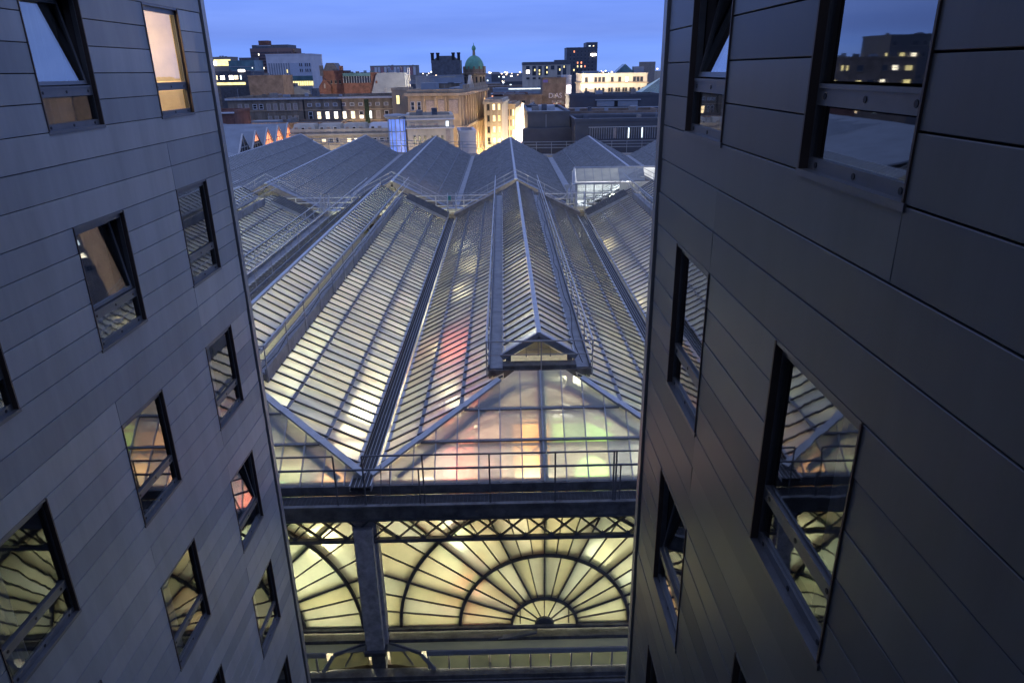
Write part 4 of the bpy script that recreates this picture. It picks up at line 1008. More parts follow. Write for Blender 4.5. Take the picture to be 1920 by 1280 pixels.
# long blackened stone range with lit windows
b = Bld('long blackened stone block with a row of lit windows behind the left glass roofs', -55.5, 150, 35.6, 16, -4.9, M_stoneD, parapet=True)
b.box('roof_ledge', -.3, 35.8, -.5, 1.2, -4.9, -4.55, M_galv)
xs = [16.5 + k * 1.72 for k in range(11)]
b.row('S', xs, -6.0, .9, .62, ['sash']); 
kk = ['sash', 'warm', 'pale', 'pale', 'pale', 'warm', 'half', 'cold', 'blind', 'half', 'half']
b.row('S', xs, -8.05, .9, 1.55, lambda i: kk[i]); b.row('S', xs, -10.1, .85, .6, lambda i: 'sash' if i % 3 else 'pale'); b.row('S', xs, -12.2, .9, 1.4, ['blind'])
xl = [2.4, 3.8] + [8.2 + k * 1.35 for k in range(5)]
b.row('S', xl, -6.3, .85, 1.35, ['blind']); b.row('S', xl[2:], -8.7, .85, 1.35, ['blind']); b.row('S', [5.4, 6.7], -6.2, .85, 1.0, ['sash']); b.row('S', [11.0, 12.2], -10.2, .8, .7, ['cold', 'pale'])
for z in (-7.1, -9.2, -11.0): b.box('string_course', 0, 35.6, -.16, -.001, z, z + .18, M_stoneB)
for x in (15.2, 22.9): b.box('downpipe', x, x + .16, -.2, -.001, -24, -4.95, M_joint)
b.box('ivy_strip', 27.6, 28.5, -.25, -.001, -24, -5.1, mat('ivy', (.03, .055, .03), rough=.9, var=.5))
b.box('plant_screen', 16.7, 17.8, 2, 4, -4.9, -2.9, M_slate)
# brown annex in front of it on the left
b2 = Bld('low brown brick annex in front of the long stone block', -50, 138, 19.5, 10, -9.1, M_brickB, roofm=M_roofflat)
b2.box('roof_unit', 2, 7, 2, 6, -9.1, -8.4, M_bluegrey)
b3 = Bld('dark brick wing with a pale flat roof at the left edge of the city', -58, 128, 11.5, 8, -6.3, M_brick)
b3.box('snowy_edge', 0, 11.6, -.5, .2, -6.3, -6.05, M_white)
# cream building with four mansard bays
b = Bld('cream four-bay building with mansard dormers behind the glass roofs', -34.5, 119, 16.6, 12, -9.0, M_stoneP, roofm=M_slate)
for k in range(4):
    x0 = .1 + k * 4.15; m_ = M_white if k == 3 else M_stoneP
    mb = MB(); mb.prism([(x0, 0, 18.0), (x0 + 3.95, 0, 18.0), (x0 + 3.6, .9, 19.25), (x0 + .35, .9, 19.25)], (0, 2.5, 0)); mb.obj('mansard_bay', m_, b.T)
    for q in range(3 if k < 3 else 2): b.win('S', x0 + .85 + q * 1.1, -8.55 + 0, .62, .75, 'sash' if (k + q) % 2 else 'blind')
    b.win('S', x0 + 1.0, -10.3, .8, .7, 'warm' if k in (1, 2) else 'sash'); b.win('S', x0 + 2.2, -10.3, .8, .7, 'pale' if k == 2 else 'sash'); b.win('S', x0 + 3.2, -10.3, .5, .7, 'sash')
b.band(-9.55, .3, .35, M_stoneP)
# round corner turret lit blue
T = thing('glass_turret', 'round glass corner turret lit blue inside, between cream and white buildings', 'tower', (-16.4, 113.5, GZ))
MB().lathe(0, 0, [(1.25, 0), (1.25, 20.2)], 20).obj('lit_core', G_blue, T)
for k in range(12):
    t = 2 * math.pi * k / 12; MB().box(1.32 * math.cos(t) - .06, 1.32 * math.cos(t) + .06, 1.32 * math.sin(t) - .06, 1.32 * math.sin(t) + .06, 0, 20.2).obj('mullion', M_galv, T)
rg = MB()
for z in (10, 14, 16.2, 18.3): rg.lathe(0, 0, [(1.36, z), (1.38, z + .12), (1.3, z + .121)], 20)
rg.obj('ring', M_rail, T); MB().lathe(0, 0, [(1.4, 20.2), (1.9, 20.6), (1.9, 20.8), (.2, 21.0)], 24).obj('roof', M_bluegrey, T)
# white corner building
b = Bld('white-lit corner building with slit windows next to the blue turret', -14.7, 112.6, 7.1, 9, -6.8, M_stoneP, rot=R(6), roofm=M_slate)
b.band(-8.3, .18, .2, M_white); b.band(-7.0, .2, .25, M_white)
for k in range(7): b.win('S', 1.1 + k * .78 + (.35 if k > 2 else 0), -9.9, .34, 1.15, 'dark')
for k in range(4): b.win('S', .9 + k * 1.2, -7.7, .8, .6, 'blind')
b.win('S', 6.2, -7.6, .55, .9, 'cold'); b.box('banner', 5.9, 6.6, -.08, -.001, -11, -8.5, M_blind)
b = Bld('narrow white gabled building between the corner building and the columned block', -6.9, 116.5, 2.6, 7, -9.4, M_white, rot=R(6), roofm=M_slate)
# big columned stone block on the street
ST = R(-5.4)
b = Bld('large buff stone block with rows of pilasters facing the lit street', -17.2, 135, 10.3, 38, -3.6, M_stoneB, rot=ST, roofm=M_roofflat)
b.band(-4.2, .5, .55, M_stoneB); b.band(-9.9, .45, .5, M_stoneB)
for k in range(12):
    b.box('pilaster', 10.3, 10.62, 1.0 + k * 3.1, 1.9 + k * 3.1, -9.4, -4.3, M_stoneB); b.box('pilaster', 10.3, 10.62, 1.0 + k * 3.1, 1.9 + k * 3.1, -20, -10.0, M_stoneB)
    for z, h in ((-6.4, 2.6), (-12.0, 2.6), (-16, 2.6)): b.win('E', 3.05 + k * 3.1 - .6, z, 1.3, h, 'dark')
for x in (2.8, 5.0, 6.9, 9.5): b.box('pilaster', x, x + .35, -.22, -.001, -10.6, -4.3, M_stoneB)
b.row('S', [.9, 2.1], -5.9, .75, 1.5, ['sash']); b.row('S', [1.1, 2.2], -8.2, .6, .8, ['sash']); b.box('recess_panel', 3.4, 4.9, -.08, -.001, -7.1, -5.0, M_blind); b.box('recess_panel', 5.6, 6.8, -.08, -.001, -7.3, -4.9, M_blind); b.box('recess_panel', 7.6, 9.3, -.08, -.001, -7.3, -4.9, M_blind)
b.box('hood', 3.1, 5.6, -.4, -.001, -8.35, -8.05, M_stoneD); 
b.box('plant_box', 2.2, 5.0, 2, 5, -3.6, -2.0, M_bluegrey); b.box('skylight', 6.4, 9.6, 8, 20, -3.6, -3.0, M_bluegrey)
bl_ = MB(); 
for k in range(16): bl_.box(10.1, 10.35, 1 + k * 2.3, 1.5 + k * 2.3, 23.9, 24.6)
bl_.obj('balustrade', M_stoneB, b.T); pm = MB(); pm.prism([(10.3, 9, 23.9), (10.3, 15, 23.9), (10.3, 12, 26.2)], (-.6, 0, 0)); pm.obj('pediment', M_stoneP, b.T)
# small stair tower with lit window left of it
b = Bld('small stone stair tower with one lit window beside the columned block', -20.6, 139, 3.2, 6, -3.3, M_stoneB); b.win('S', 1.1, -4.9, .75, 1.7, 'yellow'); b.row('S', [.7, 1.5, 2.3], -8.4, .5, 1.5, ['blind'])
# dark mansard tower with chimneys
b = Bld('tall dark slate mansard roof block with chimney turrets left of the green dome', -15.4, 166, 6.3, 8, -2.6, M_stoneD, parapet=False)
mb = MB(); mb.box(0, 6.3, 0, 8, 26.2, 29.2); mb.prism([(.3, 0.2, 29.2), (6.0, .2, 29.2), (4.6, .2, 30.1), (1.7, .2, 30.1)], (0, 7, 0)); mb.obj('mansard', M_slate, b.T)
for x in (0, 1.2, 4.6, 5.8): MB().box(x - .05, x + .55, .1, 1.4, 28.6, 30.7).obj('chimney', M_joint, b.T); MB().box(x - .12, x + .62, .03, 1.47, 30.5, 30.75).obj('chimney_cap', M_joint, b.T)
MB().box(.5, 6.4, -.5, -.1, 24.6, 25.7).obj('dormer_band', M_bluegrey, b.T)
for k in range(6): b.win('S', 1.0 + k * .9, -1.85, .45, .8, 'cold' if k == 9 else 'sash')
# green dome
T = thing('domed_tower', 'stone drum tower under a green copper dome with a small lantern', 'tower', (-6.35, 177, GZ))
MB().box(-2.9, 2.9, -2.9, 2.9, 0, 23.2).obj('base', M_stoneD, T)
MB().lathe(0, 0, [(2.5, 23.2), (2.5, 26.0), (2.85, 26.1), (2.85, 26.4), (2.5, 26.5), (2.5, 27.3)], 24).obj('drum', M_stoneD, T)
MB().lathe(0, 0, [(2.35 * math.cos(a), 27.2 + 3.1 * math.sin(a)) for a in [R(x) for x in range(0, 84, 8)]] + [(.35, 30.3)], 32, None, -.012).obj('dome', M_copper, T)
MB().lathe(0, 0, [(.35, 30.2), (.3, 31.4), (.42, 31.5)], 12).obj('lantern_stem', M_stoneB, T); MB().lathe(0, 0, [(.42, 31.4), (.5, 31.8), (.38, 32.2), (.08, 32.5), (.04, 33.0)], 14).obj('lantern_cap', M_copper, T)
for k in range(12):
    t = 2 * math.pi * k / 12; MB().box(2.5 * math.cos(t) - .18, 2.5 * math.cos(t) + .18, 2.5 * math.sin(t) - .18, 2.5 * math.sin(t) + .18, 26.5, 27.9).obj('pinnacle', M_stoneD, T)
for k in range(6):
    t = -math.pi / 2 + (k - 2.5) * .42; MB().box(2.5 * math.cos(t) - .2, 2.5 * math.cos(t) + .2, 2.52 * math.sin(t) - .1, 2.52 * math.sin(t) + .1, 24.0, 25.6).obj('drum_window', M_pane, T)
# lit street fronts
b = Bld('tall floodlit stone building at the near left corner of the glowing street', -3.6, 150, 3.6, 14, -6.0, M_stoneP, rot=ST, roofm=M_slate)
for k, x in enumerate((.0, 1.25, 2.5, 3.3)): b.box('pier', x, x + .32, -.35, -.001, -20, -6.1 - .2 * k, M_stoneP)
for z in (-7.0, -9.2, -11.4, -13.6): b.row('S', [.8, 1.95, 3.0], z, .6, 1.3, ['dark', 'warm', 'yellow'])
b.band(-6.4, .4, .35, M_stoneP)
b = Bld('ornate amber-lit stone front further along the glowing street', .9, 172, 2.1, 16, -7.9, M_stoneB, rot=ST, roofm=M_slate)
for z in (-9.3, -11.6, -13.9): b.row('S', [.5, 1.15, 1.75], z, .4, 1.5, ['dark', 'dark', 'warm'])
b.band(-8.4, .3, .3, M_stoneB)
b = Bld('floodlit gabled front halfway down the glowing street', 3.3, 196, 4.4, 14, -12.6, M_stoneP, rot=ST, roofm=M_slate)
gg = MB(); gg.prism([(0, 0, 14.4), (3.6, 0, 14.4), (2.2, 0, 17.6), (1.5, 0, 17.6)], (0, 8, 0)); gg.obj('gable', M_slate, b.T); b.box('chimney', 1.9, 2.6, -.3, .8, -13, -8.2, M_stoneP)
b.row('S', [.8, 1.8, 2.8], -14.2, .6, 1.6, ['warm']); b.row('S', [.8, 1.8, 2.8], -17, .6, 1.6, ['pale'])
b = Bld('white floodlit building at the bright heart of the street', 7.6, 214, 4.2, 14, -10.9, M_white, rot=ST, roofm=M_slate); b.row('S', [.8, 1.9, 3.0], -13, .7, 1.5, ['pale']); b.row('S', [.8, 1.9, 3.0], -16, .7, 1.5, ['white'])
b = Bld('pinkish stone terrace on the right side of the glowing street', 12.4, 222, 6, 20, -12.2, M_stoneP, rot=ST, roofm=M_slate); b.row('S', [1, 2.4, 3.8, 5], -14, .9, 1.4, ['warm', 'dark'])
b = Bld('small red-lit shopfront building closing the street on the right', 16.5, 240, 9, 14, -11.4, M_brick, rot=ST, roofm=M_slate); b.row('S', [1, 3, 5, 7], -13, 1.2, 1.2, ['warm', 'orange'])
SG = MB(); 
for k in range(9): SG.box(-2.2 + k * 1.15 - .5, -2.2 + k * 1.15 + .5, 143 + k * 9.5, 143.3 + k * 9.5, GZ + 1.5, GZ + 4.2)
tag(SG.obj('lit_shopfronts', G_white), 'row of glaring white shopfront signs down the street', 'shop sign')
def street_ambient_lamp(x, y, z, e, col=(1, .66, .30)):
    T = thing('street_ambient_lamp', 'street or added ambient lamp on a tall pole in the city streets behind the station', 'street lamp', (x, y, GZ), group='street lamps and added ambient lamps in the city behind the station')
    MB().tube((0, 0, 0), (0, 0, z - GZ), .08, 6).obj('pole', M_dark, T); MB().box(-.4, .4, -.2, .2, z - GZ, z - GZ + .15).obj('lamp_head', M_dark, T)
    ld = bpy.data.lights.new('pole_light', 'POINT'); ld.energy = e * (4.0 if y < 180 else 20); ld.color = col; ld.shadow_soft_size = .4
    o = bpy.data.objects.new('pole_light', ld); COL.objects.link(o); o.location = (0, 0, z - GZ - .35); o.parent = T
for (x, y, z, e) in ((-3.6, 128, -19, 2600), (-.9, 146, -17, 2600), (1.2, 146, -17.5, 3200), (3.6, 166, -17, 6000), (5.6, 188, -18, 12000), (8.6, 205, -18, 20000), (11, 214, -18, 12000), (14, 232, -17, 6000), (-4.4, 150, -18, 3500), (-2.8, 165, -18, 3500)):
    street_ambient_lamp(x, y, z, e, (1, .68, .34) if y < 180 else (1, .82, .6))
for (x, y, z, e) in ((-45, 134, -12.5, 2600), (-28, 144, -11.5, 2200), (-40, 144, -11.5, 1800), (-12, 128, -9, 1600), (28, 212, -13, 900), (40, 212, -13, 700), (18, 248, -8, 2500), (-58, 250, -8, 1300), (-46, 246, -8, 900)):  # ambient lamps added on poles to brighten the city fronts
    street_ambient_lamp(x, y, z, e / 4.0 if y < 180 else e / 24.0, (1, .74, .45))
ld = bpy.data.lights.new('shop_floodlight', 'POINT'); ld.energy = 1500; ld.color = (.78, .76, 1); ld.shadow_soft_size = .5
o = bpy.data.objects.new('shop_floodlight', ld); COL.objects.link(o); o.location = (-16.5, 108.8, -13.8)
ld = bpy.data.lights.new('shop_floodlight', 'POINT'); ld.energy = 1300; ld.color = (1, .82, .62); ld.shadow_soft_size = .5
o = bpy.data.objects.new('shop_floodlight', ld); COL.objects.link(o); o.location = (-11, 108.5, -14.5)
ld = bpy.data.lights.new('shop_floodlight', 'POINT'); ld.energy = 1100; ld.color = (1, .82, .55); ld.shadow_soft_size = .5
o = bpy.data.objects.new('shop_floodlight', ld); COL.objects.link(o); o.location = (-26, 114.5, -15)

# dark modern blocks right
b = Bld('dark blue-grey cladded block directly behind the far roof railing', 4.4, 126, 7.2, 24, -7.2, M_darkclad); b.box('lower_step', -1.0, 8.5, -1.6, -.01, GZ, -9.4, M_darkclad)
b.box('roof_tray', .5, 6.8, 1, 9, -7.17, -7.05, M_bluegrey); b.box('duct', 2.5, 5.5, 12, 15, -7.2, -6.3, M_galv); b.box('joint_strip', 3.1, 3.2, -.03, -.001, -9.4, -7.2, M_bluegrey)
b = Bld('dark low block with a louvred band and bright slit lights', 11.9, 119, 17, 9, -8.1, M_darkclad); b.box('coping_strip', 2.2, 17, -.16, -.001, -9.0, -8.9, M_galv)
for k in range(38): b.box('louvre_blade', 2.4 + k * .38, 2.5 + k * .38, -.14, -.001, -10.8, -9.05, M_lead)
b.box('lit_slit', 6.3, 6.75, -.18, -.15, -10.7, -9.1, M_blind); b.box('lit_slit', 8.7, 8.85, -.18, -.15, -10.7, -9.1, G_cold); b.box('lit_slit', 10.9, 11.05, -.18, -.15, -10.7, -9.1, G_cold)
b = Bld('upper dark block with a white coping line, left of the glass pyramid', 13.8, 151, 18.5, 9, -5.4, M_darkclad); b.box('white_line', -.1, 18.5, -.3, -.001, -7.6, -7.42, M_galv); b.box('roof_house', 5.6, 14, -.4, -.31, -7.3, -6.2, M_bluegrey); b.box('roof_house_lid', 5.3, 14.6, -.6, -.0, -6.1, -5.95, M_galv); b.box('vent', 9.2, 9.9, -.46, -.405, -7.3, -6.2, M_joint)
b = Bld('red-brown brick middle block among the dark roofs on the right', 12.4, 137, 17.5, 10, -7.9, M_brickB); b.box('grey_edge', 0, 17.5, -.2, -.001, -8.0, -7.85, M_bluegrey)
for q in range(12): b.box('roof_vent', 1 + q * 1.35, 1.5 + q * 1.35, 1, 1.6, -7.9, -7.9 + rc.uniform(.2, .5), M_galv)
# glass pyramid
T = thing('glass_pyramid', 'pale green glass pyramid roof beside the right hotel wing', 'roof', (34.3, 190, -7)); 
mb = MB(); mb.poly([(0, 0, 0), (9, 0, 0), (9, 4, 5.6)]); mb.poly([(0, 0, 0), (9, 4, 5.6), (0, 9, 0)]); mb.poly([(9, 0, 0), (12, 9, 0), (9, 4, 5.6)]); mb.box(-1, 14, -1, 12, -20, -.02); mb.obj('glazing', mat('pyramid_glass', (.17, .29, .31), rough=.3, var=.2), T)
for k in range(9): MB().beam((k, .0, .02), (k + (9 - k) * .98, 3.95 * .98, 5.5), .06, .06).obj('glazing_bar', M_lead, T)
# stone block right
b = Bld('pale three-storey stone block with dark windows, right of the dark tower', 24.8, 230, 20.2, 18, -1.9, M_stoneP); b.band(-4.4, .35, .4, M_stoneB)
us = [1.4, 4.3, 5.5, 6.7, 9.4, 11.7, 13.9, 16.3, 17.4, 18.5]
b.row('S', us, -3.2, 1.0, 1.5, lambda i: 'cold' if i == 6 else 'dark'); b.row('S', [1.4, 4.3, 5.5, 6.7, 8.6, 9.4, 10.8, 11.6, 13.0, 13.8, 15.2, 16.0, 17.8, 19], -6.2, .8, 1.3, ['dark'])
b.box('copper_eave', -2, 20, -4, -.4, -8.3, -7.9, M_copper)
gg = MB(); gg.prism([(10.6, 6, 25.1), (18, 6, 25.1), (14.3, 6, 28.2)], (0, 6, 0)); gg.obj('teal_gable_roof', M_tealglass, b.T); b.box('plant_box', 17, 20, 5, 9, -1.9, .4, M_bluegrey); b.box('flat_shed', .8, 5.5, 3, 8, -1.9, -.7, M_bluegrey)
T = thing('round_stair_tower', 'round concrete stair tower behind the pale stone block', 'tower', (64.5, 331, GZ)); MB().lathe(0, 0, [(3.6, 0), (3.6, 29.4)], 20).obj('wall', M_concrete, T); MB().box(2, 12, -2, 6, 0, 25.6).obj('annex', M_stoneP, T)
# brick block with painted sign
b = Bld('tall brown brick gable wall with faded painted letters', 14.3, 260, 8.2, 14, -3.2, M_brickB); 
b.box('blue_patch', .2, 1.9, -.06, -.001, -4.3, -3.4, mat('violet_paint', (.16, .13, .42)))
for k in range(8): b.box('stain_patch', 2.4 + k * .62, 2.8 + k * .62, -.04, -.001, -4.6 - (k % 3) * .2, -3.4, M_stoneD)
def text(body, size, loc, m, par, name='painted_letters'):
    cu = bpy.data.curves.new('txt', 'FONT'); cu.body = body; cu.size = size; cu.extrude = .02; cu.align_x = 'RIGHT'
    to = bpy.data.objects.new('txt', cu); COL.objects.link(to); bpy.context.view_layer.update()
    me = bpy.data.meshes.new_from_object(to.evaluated_get(bpy.context.evaluated_depsgraph_get())); bpy.data.objects.remove(to)
    me.materials.clear(); me.materials.append(m); o = bpy.data.objects.new(name, me); COL.objects.link(o); o.parent = par; o.location = loc; o.rotation_euler = (math.pi / 2, 0, 0); return o
M_sign = mat('sign_white', (.80, .76, .80), rough=.6)
text('DiAS', 2.3, (6.9, -.05, 17.6), M_sign, b.T); text('RAOR', 1.35, (6.9, -.05, 15.8), mat('sign_faded', (.60, .52, .52)), b.T)
b = Bld('narrow building front lit white-hot beside the brick wall with letters', 22.0, 262, 2.6, 12, -2.5, M_white); b.box('lit_front', .9, 2.4, -.2, -.001, -12, -5.4, glow('neon_front', (1, .86, .84), 7))
b.box('lit_orange_sign', -.1, .5, -.3, -.001, -7.2, -6.0, G_orange)
b = Bld('low white and brick building under the brick wall with letters', 22, 240, 9, 10, -8.4, M_stoneP); b.row('S', [1, 3, 5, 7], -10, 1.2, 1.6, ['blind', 'warm'])
# pale hotel and dark tower
b = Bld('pale modern block with vertical windows, some lit yellow', 12.3, 420, 26.5, 22, 2.4, M_stoneP); b.box('dark_top', -.2, 26.5, -.2, 22, 2.4, 3.9, M_slate); b.box('roof_plant', 18, 26, 3, 12, 3.9, 4.8, M_slate)
ub = [2.6, 6.1, 9.4, 12.9, 16.5, 20.1, 23.2]
for i, u in enumerate(ub):
    if i == 4: b.win('S', u, 0.9, 2.0, 2.0, 'clad')
    elif i == 0: b.win('S', u, 1.0, 2.0, 1.7, 'clad'); b.win('S', u, -1.2, 2.0, 2.0, 'white')
    else:
        b.win('S', u, -.6, 2.0, 4.8, 'clad')
        for z in ((-.3,) if i in (1, 5) else (.9, -1.6) if i == 3 else (-.6, -2.4) if i == 2 else (1.2,)):
            o_ = b.win('S', u + (.4 if i % 2 else -.3), z, .85, 1.3, 'yellow'); o_.location.y -= .1
b.row('S', ub, -4.6, 1.8, 1.0, ['clad'])
b = Bld('dark tower block with a higher right corner and a few orange windows', 42, 482, 19.6, 18, 12.2, M_darkclad); b.box('upper_corner', 12.6, 19.6, 0, 18, 12.2, 15.6, M_darkclad)
lit_t = {(1, 0): 'orange', (2, 3): 'orange', (3, 3): 'orange', (2, 4): 'yellow', (3, 4): 'warm', (4, 4): 'orange', (1, 5): 'yellow', (6, 1): 'white'}
for r_ in range(7):
    for c_ in range(7): b.win('S', 2.4 + c_ * 2.35, 10.2 - r_ * 2.2, 1.05, 1.4, lit_t.get((c_, r_), 'clad'))
b.win('S', 14.6, 13.4, 1.4, .7, 'cold'); b.win('S', 17, 13.4, 1.0, .8, 'warm'); b.box('floodlight', 15.4, 18.8, -.5, -.3, 7.6, 8.9, G_white); 
for k in range(6): b.box('roof_mast', 3 + k * 2.9, 3.06 + k * 2.9, 3, 3.1, 12.2, 13.2, M_slate)
# left group
b = Bld('brown curved-top tower block with a red-brown rooftop box, upper left', -139, 421, 23.5, 16, 13.2, mat('tower_brown', (.20, .135, .125), rough=.8, var=.15), rot=R(-4), parapet=False)
for r_ in range(12): b.box('window_band', .2, 23.3, -.1, -.001, 10.6 - r_ * 1.55, 11.25 - r_ * 1.55, M_pane)
for k in range(30): b.box('fin', .5 + k * .78, .68 + k * .78, -.22, -.101, -7, 11.6, MATS['tower_brown'])
b.box('top_storey', 1.2, 21.5, .5, 14, 13.2, 14.9, M_slate); b.box('roof_box', 4.2, 9.6, 3, 8, 14.9, 17.2, M_brick); b.box('side_box', 22, 24.5, 2, 8, 11, 12.6, M_brickB); b.box('lit_edge', 4, 12, .3, .49, 14.3, 14.6, M_galv)
for (u, z) in ((2.0, 3.0), (2.9, 3.0), (5.6, 3.0), (6.7, 3.0), (4.8, 10.0)): o_ = b.win('S', u, z, .85, 1.2, 'pale'); o_.location.y -= .22
b = Bld('white cladded block with ribbed lower walls and blue-grey windows', -99.4, 320, 19.3, 16, 7.2, M_white, rot=R(-3)); 
for k in range(9): b.box('white_rib', .4 + k * 1.05, .75 + k * 1.05, -.2, -.001, -9, 4.2, M_white); b.box('blue_strip', .85 + k * 1.05, 1.3 + k * 1.05, -.08, -.001, -9, 4.1, M_bluegrey)
b.box('ribbed_panel', 9.9, 19, -.08, -.001, -1.0, 4.1, mat('ribbed_white', (.45, .50, .58), rough=.6))
for z in (3.4, 1.2):
    for u in (14.2, 15.0, 16.6, 17.4, 18.4): b.win('S', u, z, .4, 1.1, 'clad').location.y -= .08
b.win('S', 8.6, .9, .7, 1.5, 'yellow').location.y -= .2; b.box('glass_storey', 6.2, 19.2, -.5, -.2, -3.0, -1.0, M_tealglass); b.box('lit_band', 6.0, 19.1, -.6, -.3, -4.8, -3.2, G_yel)
for k in range(13): b.box('band_post', 6.2 + k * 1.0, 6.4 + k * 1.0, -.72, -.61, -4.8, -3.2, M_tealglass)
b = Bld('teal glass office block left of the brown tower', -137.5, 381, 13, 14, 6.0, M_tealglass); b.box('roof_house', 5, 13, 2, 8, 6, 7.8, M_slate)
for z in (3.4, 1.4, -.6): b.box('floor_edge', -.1, 13, -.2, -.001, z, z + .3, M_lead)
for (u, z) in ((11, 1.0), (12, 1.0), (12.2, -.4), (9, 1.0), (11.8, 2.9)): b.win('S', u, z, .6, .7, 'cold').location.y -= .2
b = Bld('dark building with two wide lit signs at far left', -99.6, 259, 13.4, 14, .5, M_slate)
for (u, w_, kd) in ((2.2, 1.6, 'white'), (5.2, 1.6, 'white'), (6.9, 1.6, 'warm'), (8.5, .6, 'cold'), (.3, .5, 'warm')): b.win('S', u + 1.2, -1.0, w_, 1.5, 'white' if kd == 'white' else kd)
b.box('lit_strip', .2, 11, -.2, -.001, -3.4, -2.6, G_yel); b.box('bright_sign', 9.2, 11.4, -.3, -.001, .8, 1.5, G_white)
b = Bld('dull brown box building under the brown tower', -84.5, 250, 11.5, 12, -.9, M_brickB)
b = Bld('yellow-lit low block by the floodlight at the left horizon', -151, 390, 12, 10, 8.0, M_concrete); b.box('lit_face', 3, 11.5, -.2, -.001, 4.2, 7.2, G_yel); b.box('floodlight', 2.0, 4.0, -.5, -.3, 4.6, 6.2, G_white)
# red sandstone roofs, middle left
b = Bld('red sandstone gabled building with turret in the middle left', -62.6, 262, 8, 10, 0.2, M_brick); gg = MB(); gg.prism([(.2, 0, 27.2), (6.2, 0, 27.2), (4.4, 0, 30.2), (1.8, 0, 30.2)], (0, 8, 0)); gg.obj('slate_roof', M_slate, b.T)
b.box('corner_turret', 6.3, 7.4, -.5, .8, -1, 2.2, M_brick); b.box('corner_turret', -.6, .5, -.5, .8, -1, 2.4, M_slate)
b.row('S', [1.5, 3, 4.5, 6], -3.0, .8, 1.2, ['dark']); 
gg = MB(); gg.prism([(-.8, -3, 20.2), (3.2, -3, 20.2), (3.2, -3, 22.6), (1.2, -3, 25.2), (-.8, -3, 22.6)], (0, 2.8, 0)); gg.obj('orange_gable', M_brick, b.T); b.win('S', 1.2, -4.2, .5, 1.4, 'blind').location.y = -3.05
b = Bld('teal-roofed gallery building with a row of dark arches', -54.5, 258, 13.5, 10, -.6, M_brick, roofm=M_copper); b.box('arcade', 0, 9.5, -.1, -.001, -3.4, -1.2, M_pane)
for k in range(11): b.box('arcade_post', k * .9, k * .9 + .22, -.25, -.101, -3.4, -1.2, M_bluegrey)
b.box('teal_roof', 0, 9.5, -.6, 3, -1.2, -.2, M_tealglass)
gg = MB(); gg.prism([(9, -1, 18.6), (17, -1, 18.6), (14.6, -1, 26.2), (11.5, -1, 26.2)], (0, 4, 0)); gg.obj('tall_slate_roof', M_bluegrey, b.T); b.box('orange_wall', 8.5, 16.2, -1.4, -1.01, -10.4, -8.4, M_brick)
b.box('roof_hatch', 11.2, 11.8, -1.3, -1.01, -3.6, -2.8, M_brick)
b = Bld('plain blue-grey metal box on the roofs left of the columned block', -33.2, 200, 7.4, 7, -.2, M_bluegrey, base=-6.5, parapet=False, cat='rooftop box', name='plant_room')
b.box('door', 1.6, 2.3, -.05, -.001, -5.6, -4.0, M_lead); T = b
for k in range(2): MB().tube((7.9 + k * .5, 2, 0), (7.9 + k * .5, 2, 7.4), .16, 10).obj('flue', M_galv, b.T)
b = Bld('small blue-grey roof box behind the long stone block', -76.5, 268, 7.2, 6, -4.4, M_bluegrey, parapet=False)
b = Bld('low curved grey roof behind the long stone block', -64, 186, 15, 8, -6.0, M_bluegrey, parapet=False, base=-12)
b = Bld('grey slab block with white and pink vertical panels on the skyline', -122, 700, 44, 14, 5.0, M_concrete)
for k in range(14): b.box('facade_panel', 1 + k * 3, 3.2 + k * 3, -.2, -.001, -3, 4.2, M_white if k % 3 else mat('pink_panel', (.42, .20, .2)))
b = Bld('low pale building with one lit strip left of the dark mansard roof', -38, 330, 22, 12, -2.4, M_bluegrey); b.box('lit_strip', 10, 18, -.2, -.001, -3.6, -2.7, G_yel)
b = Bld('long low white shed beyond the green dome', -4.5, 380, 30, 14, -9.2, M_bluegrey); b.box('lit_edge', 8, 26, -.2, -.001, -9.3, -8.9, G_cold); b.row('S', [2, 5, 8, 11, 14], -11.5, 1.8, 1.3, ['dark', 'yellow'])
b = Bld('brick house row with pale gables beside the brick wall with letters', .5, 256, 13.5, 10, -8.6, M_brickB, roofm=M_slate); b.row('S', [1.5, 4, 7, 10], -10.4, 1.4, 1.1, ['dark', 'blind'])
b = Bld('dark slate-roofed house between the street and the brick wall', 6, 236, 8, 10, -12.4, M_slate); gg = MB(); gg.prism([(0, 0, 14.6), (8, 0, 14.6), (4.4, 0, 17.0)], (0, 9, 0)); gg.obj('roof_gable', M_slate, b.T)
b = Bld('terrace with blue-white roofs right of the green dome', -3.5, 300, 14, 10, -9.2, M_brick, roofm=M_bluegrey); b.box('roof_slab', -1, 13, -1, 11, -9.2, -8.9, M_bluegrey)
# traffic signal lights by the dome
sg = MB(); sg.box(-2.35, -1.95, 168, 168.2, -5.9, -5.4, G_orange); sg.box(-2.1, -1.85, 168, 168.2, -6.9, -6.6, G_cold); tag(sg.obj('signal_lights', None), 'orange and white signal lights right of the green dome', 'signal light')
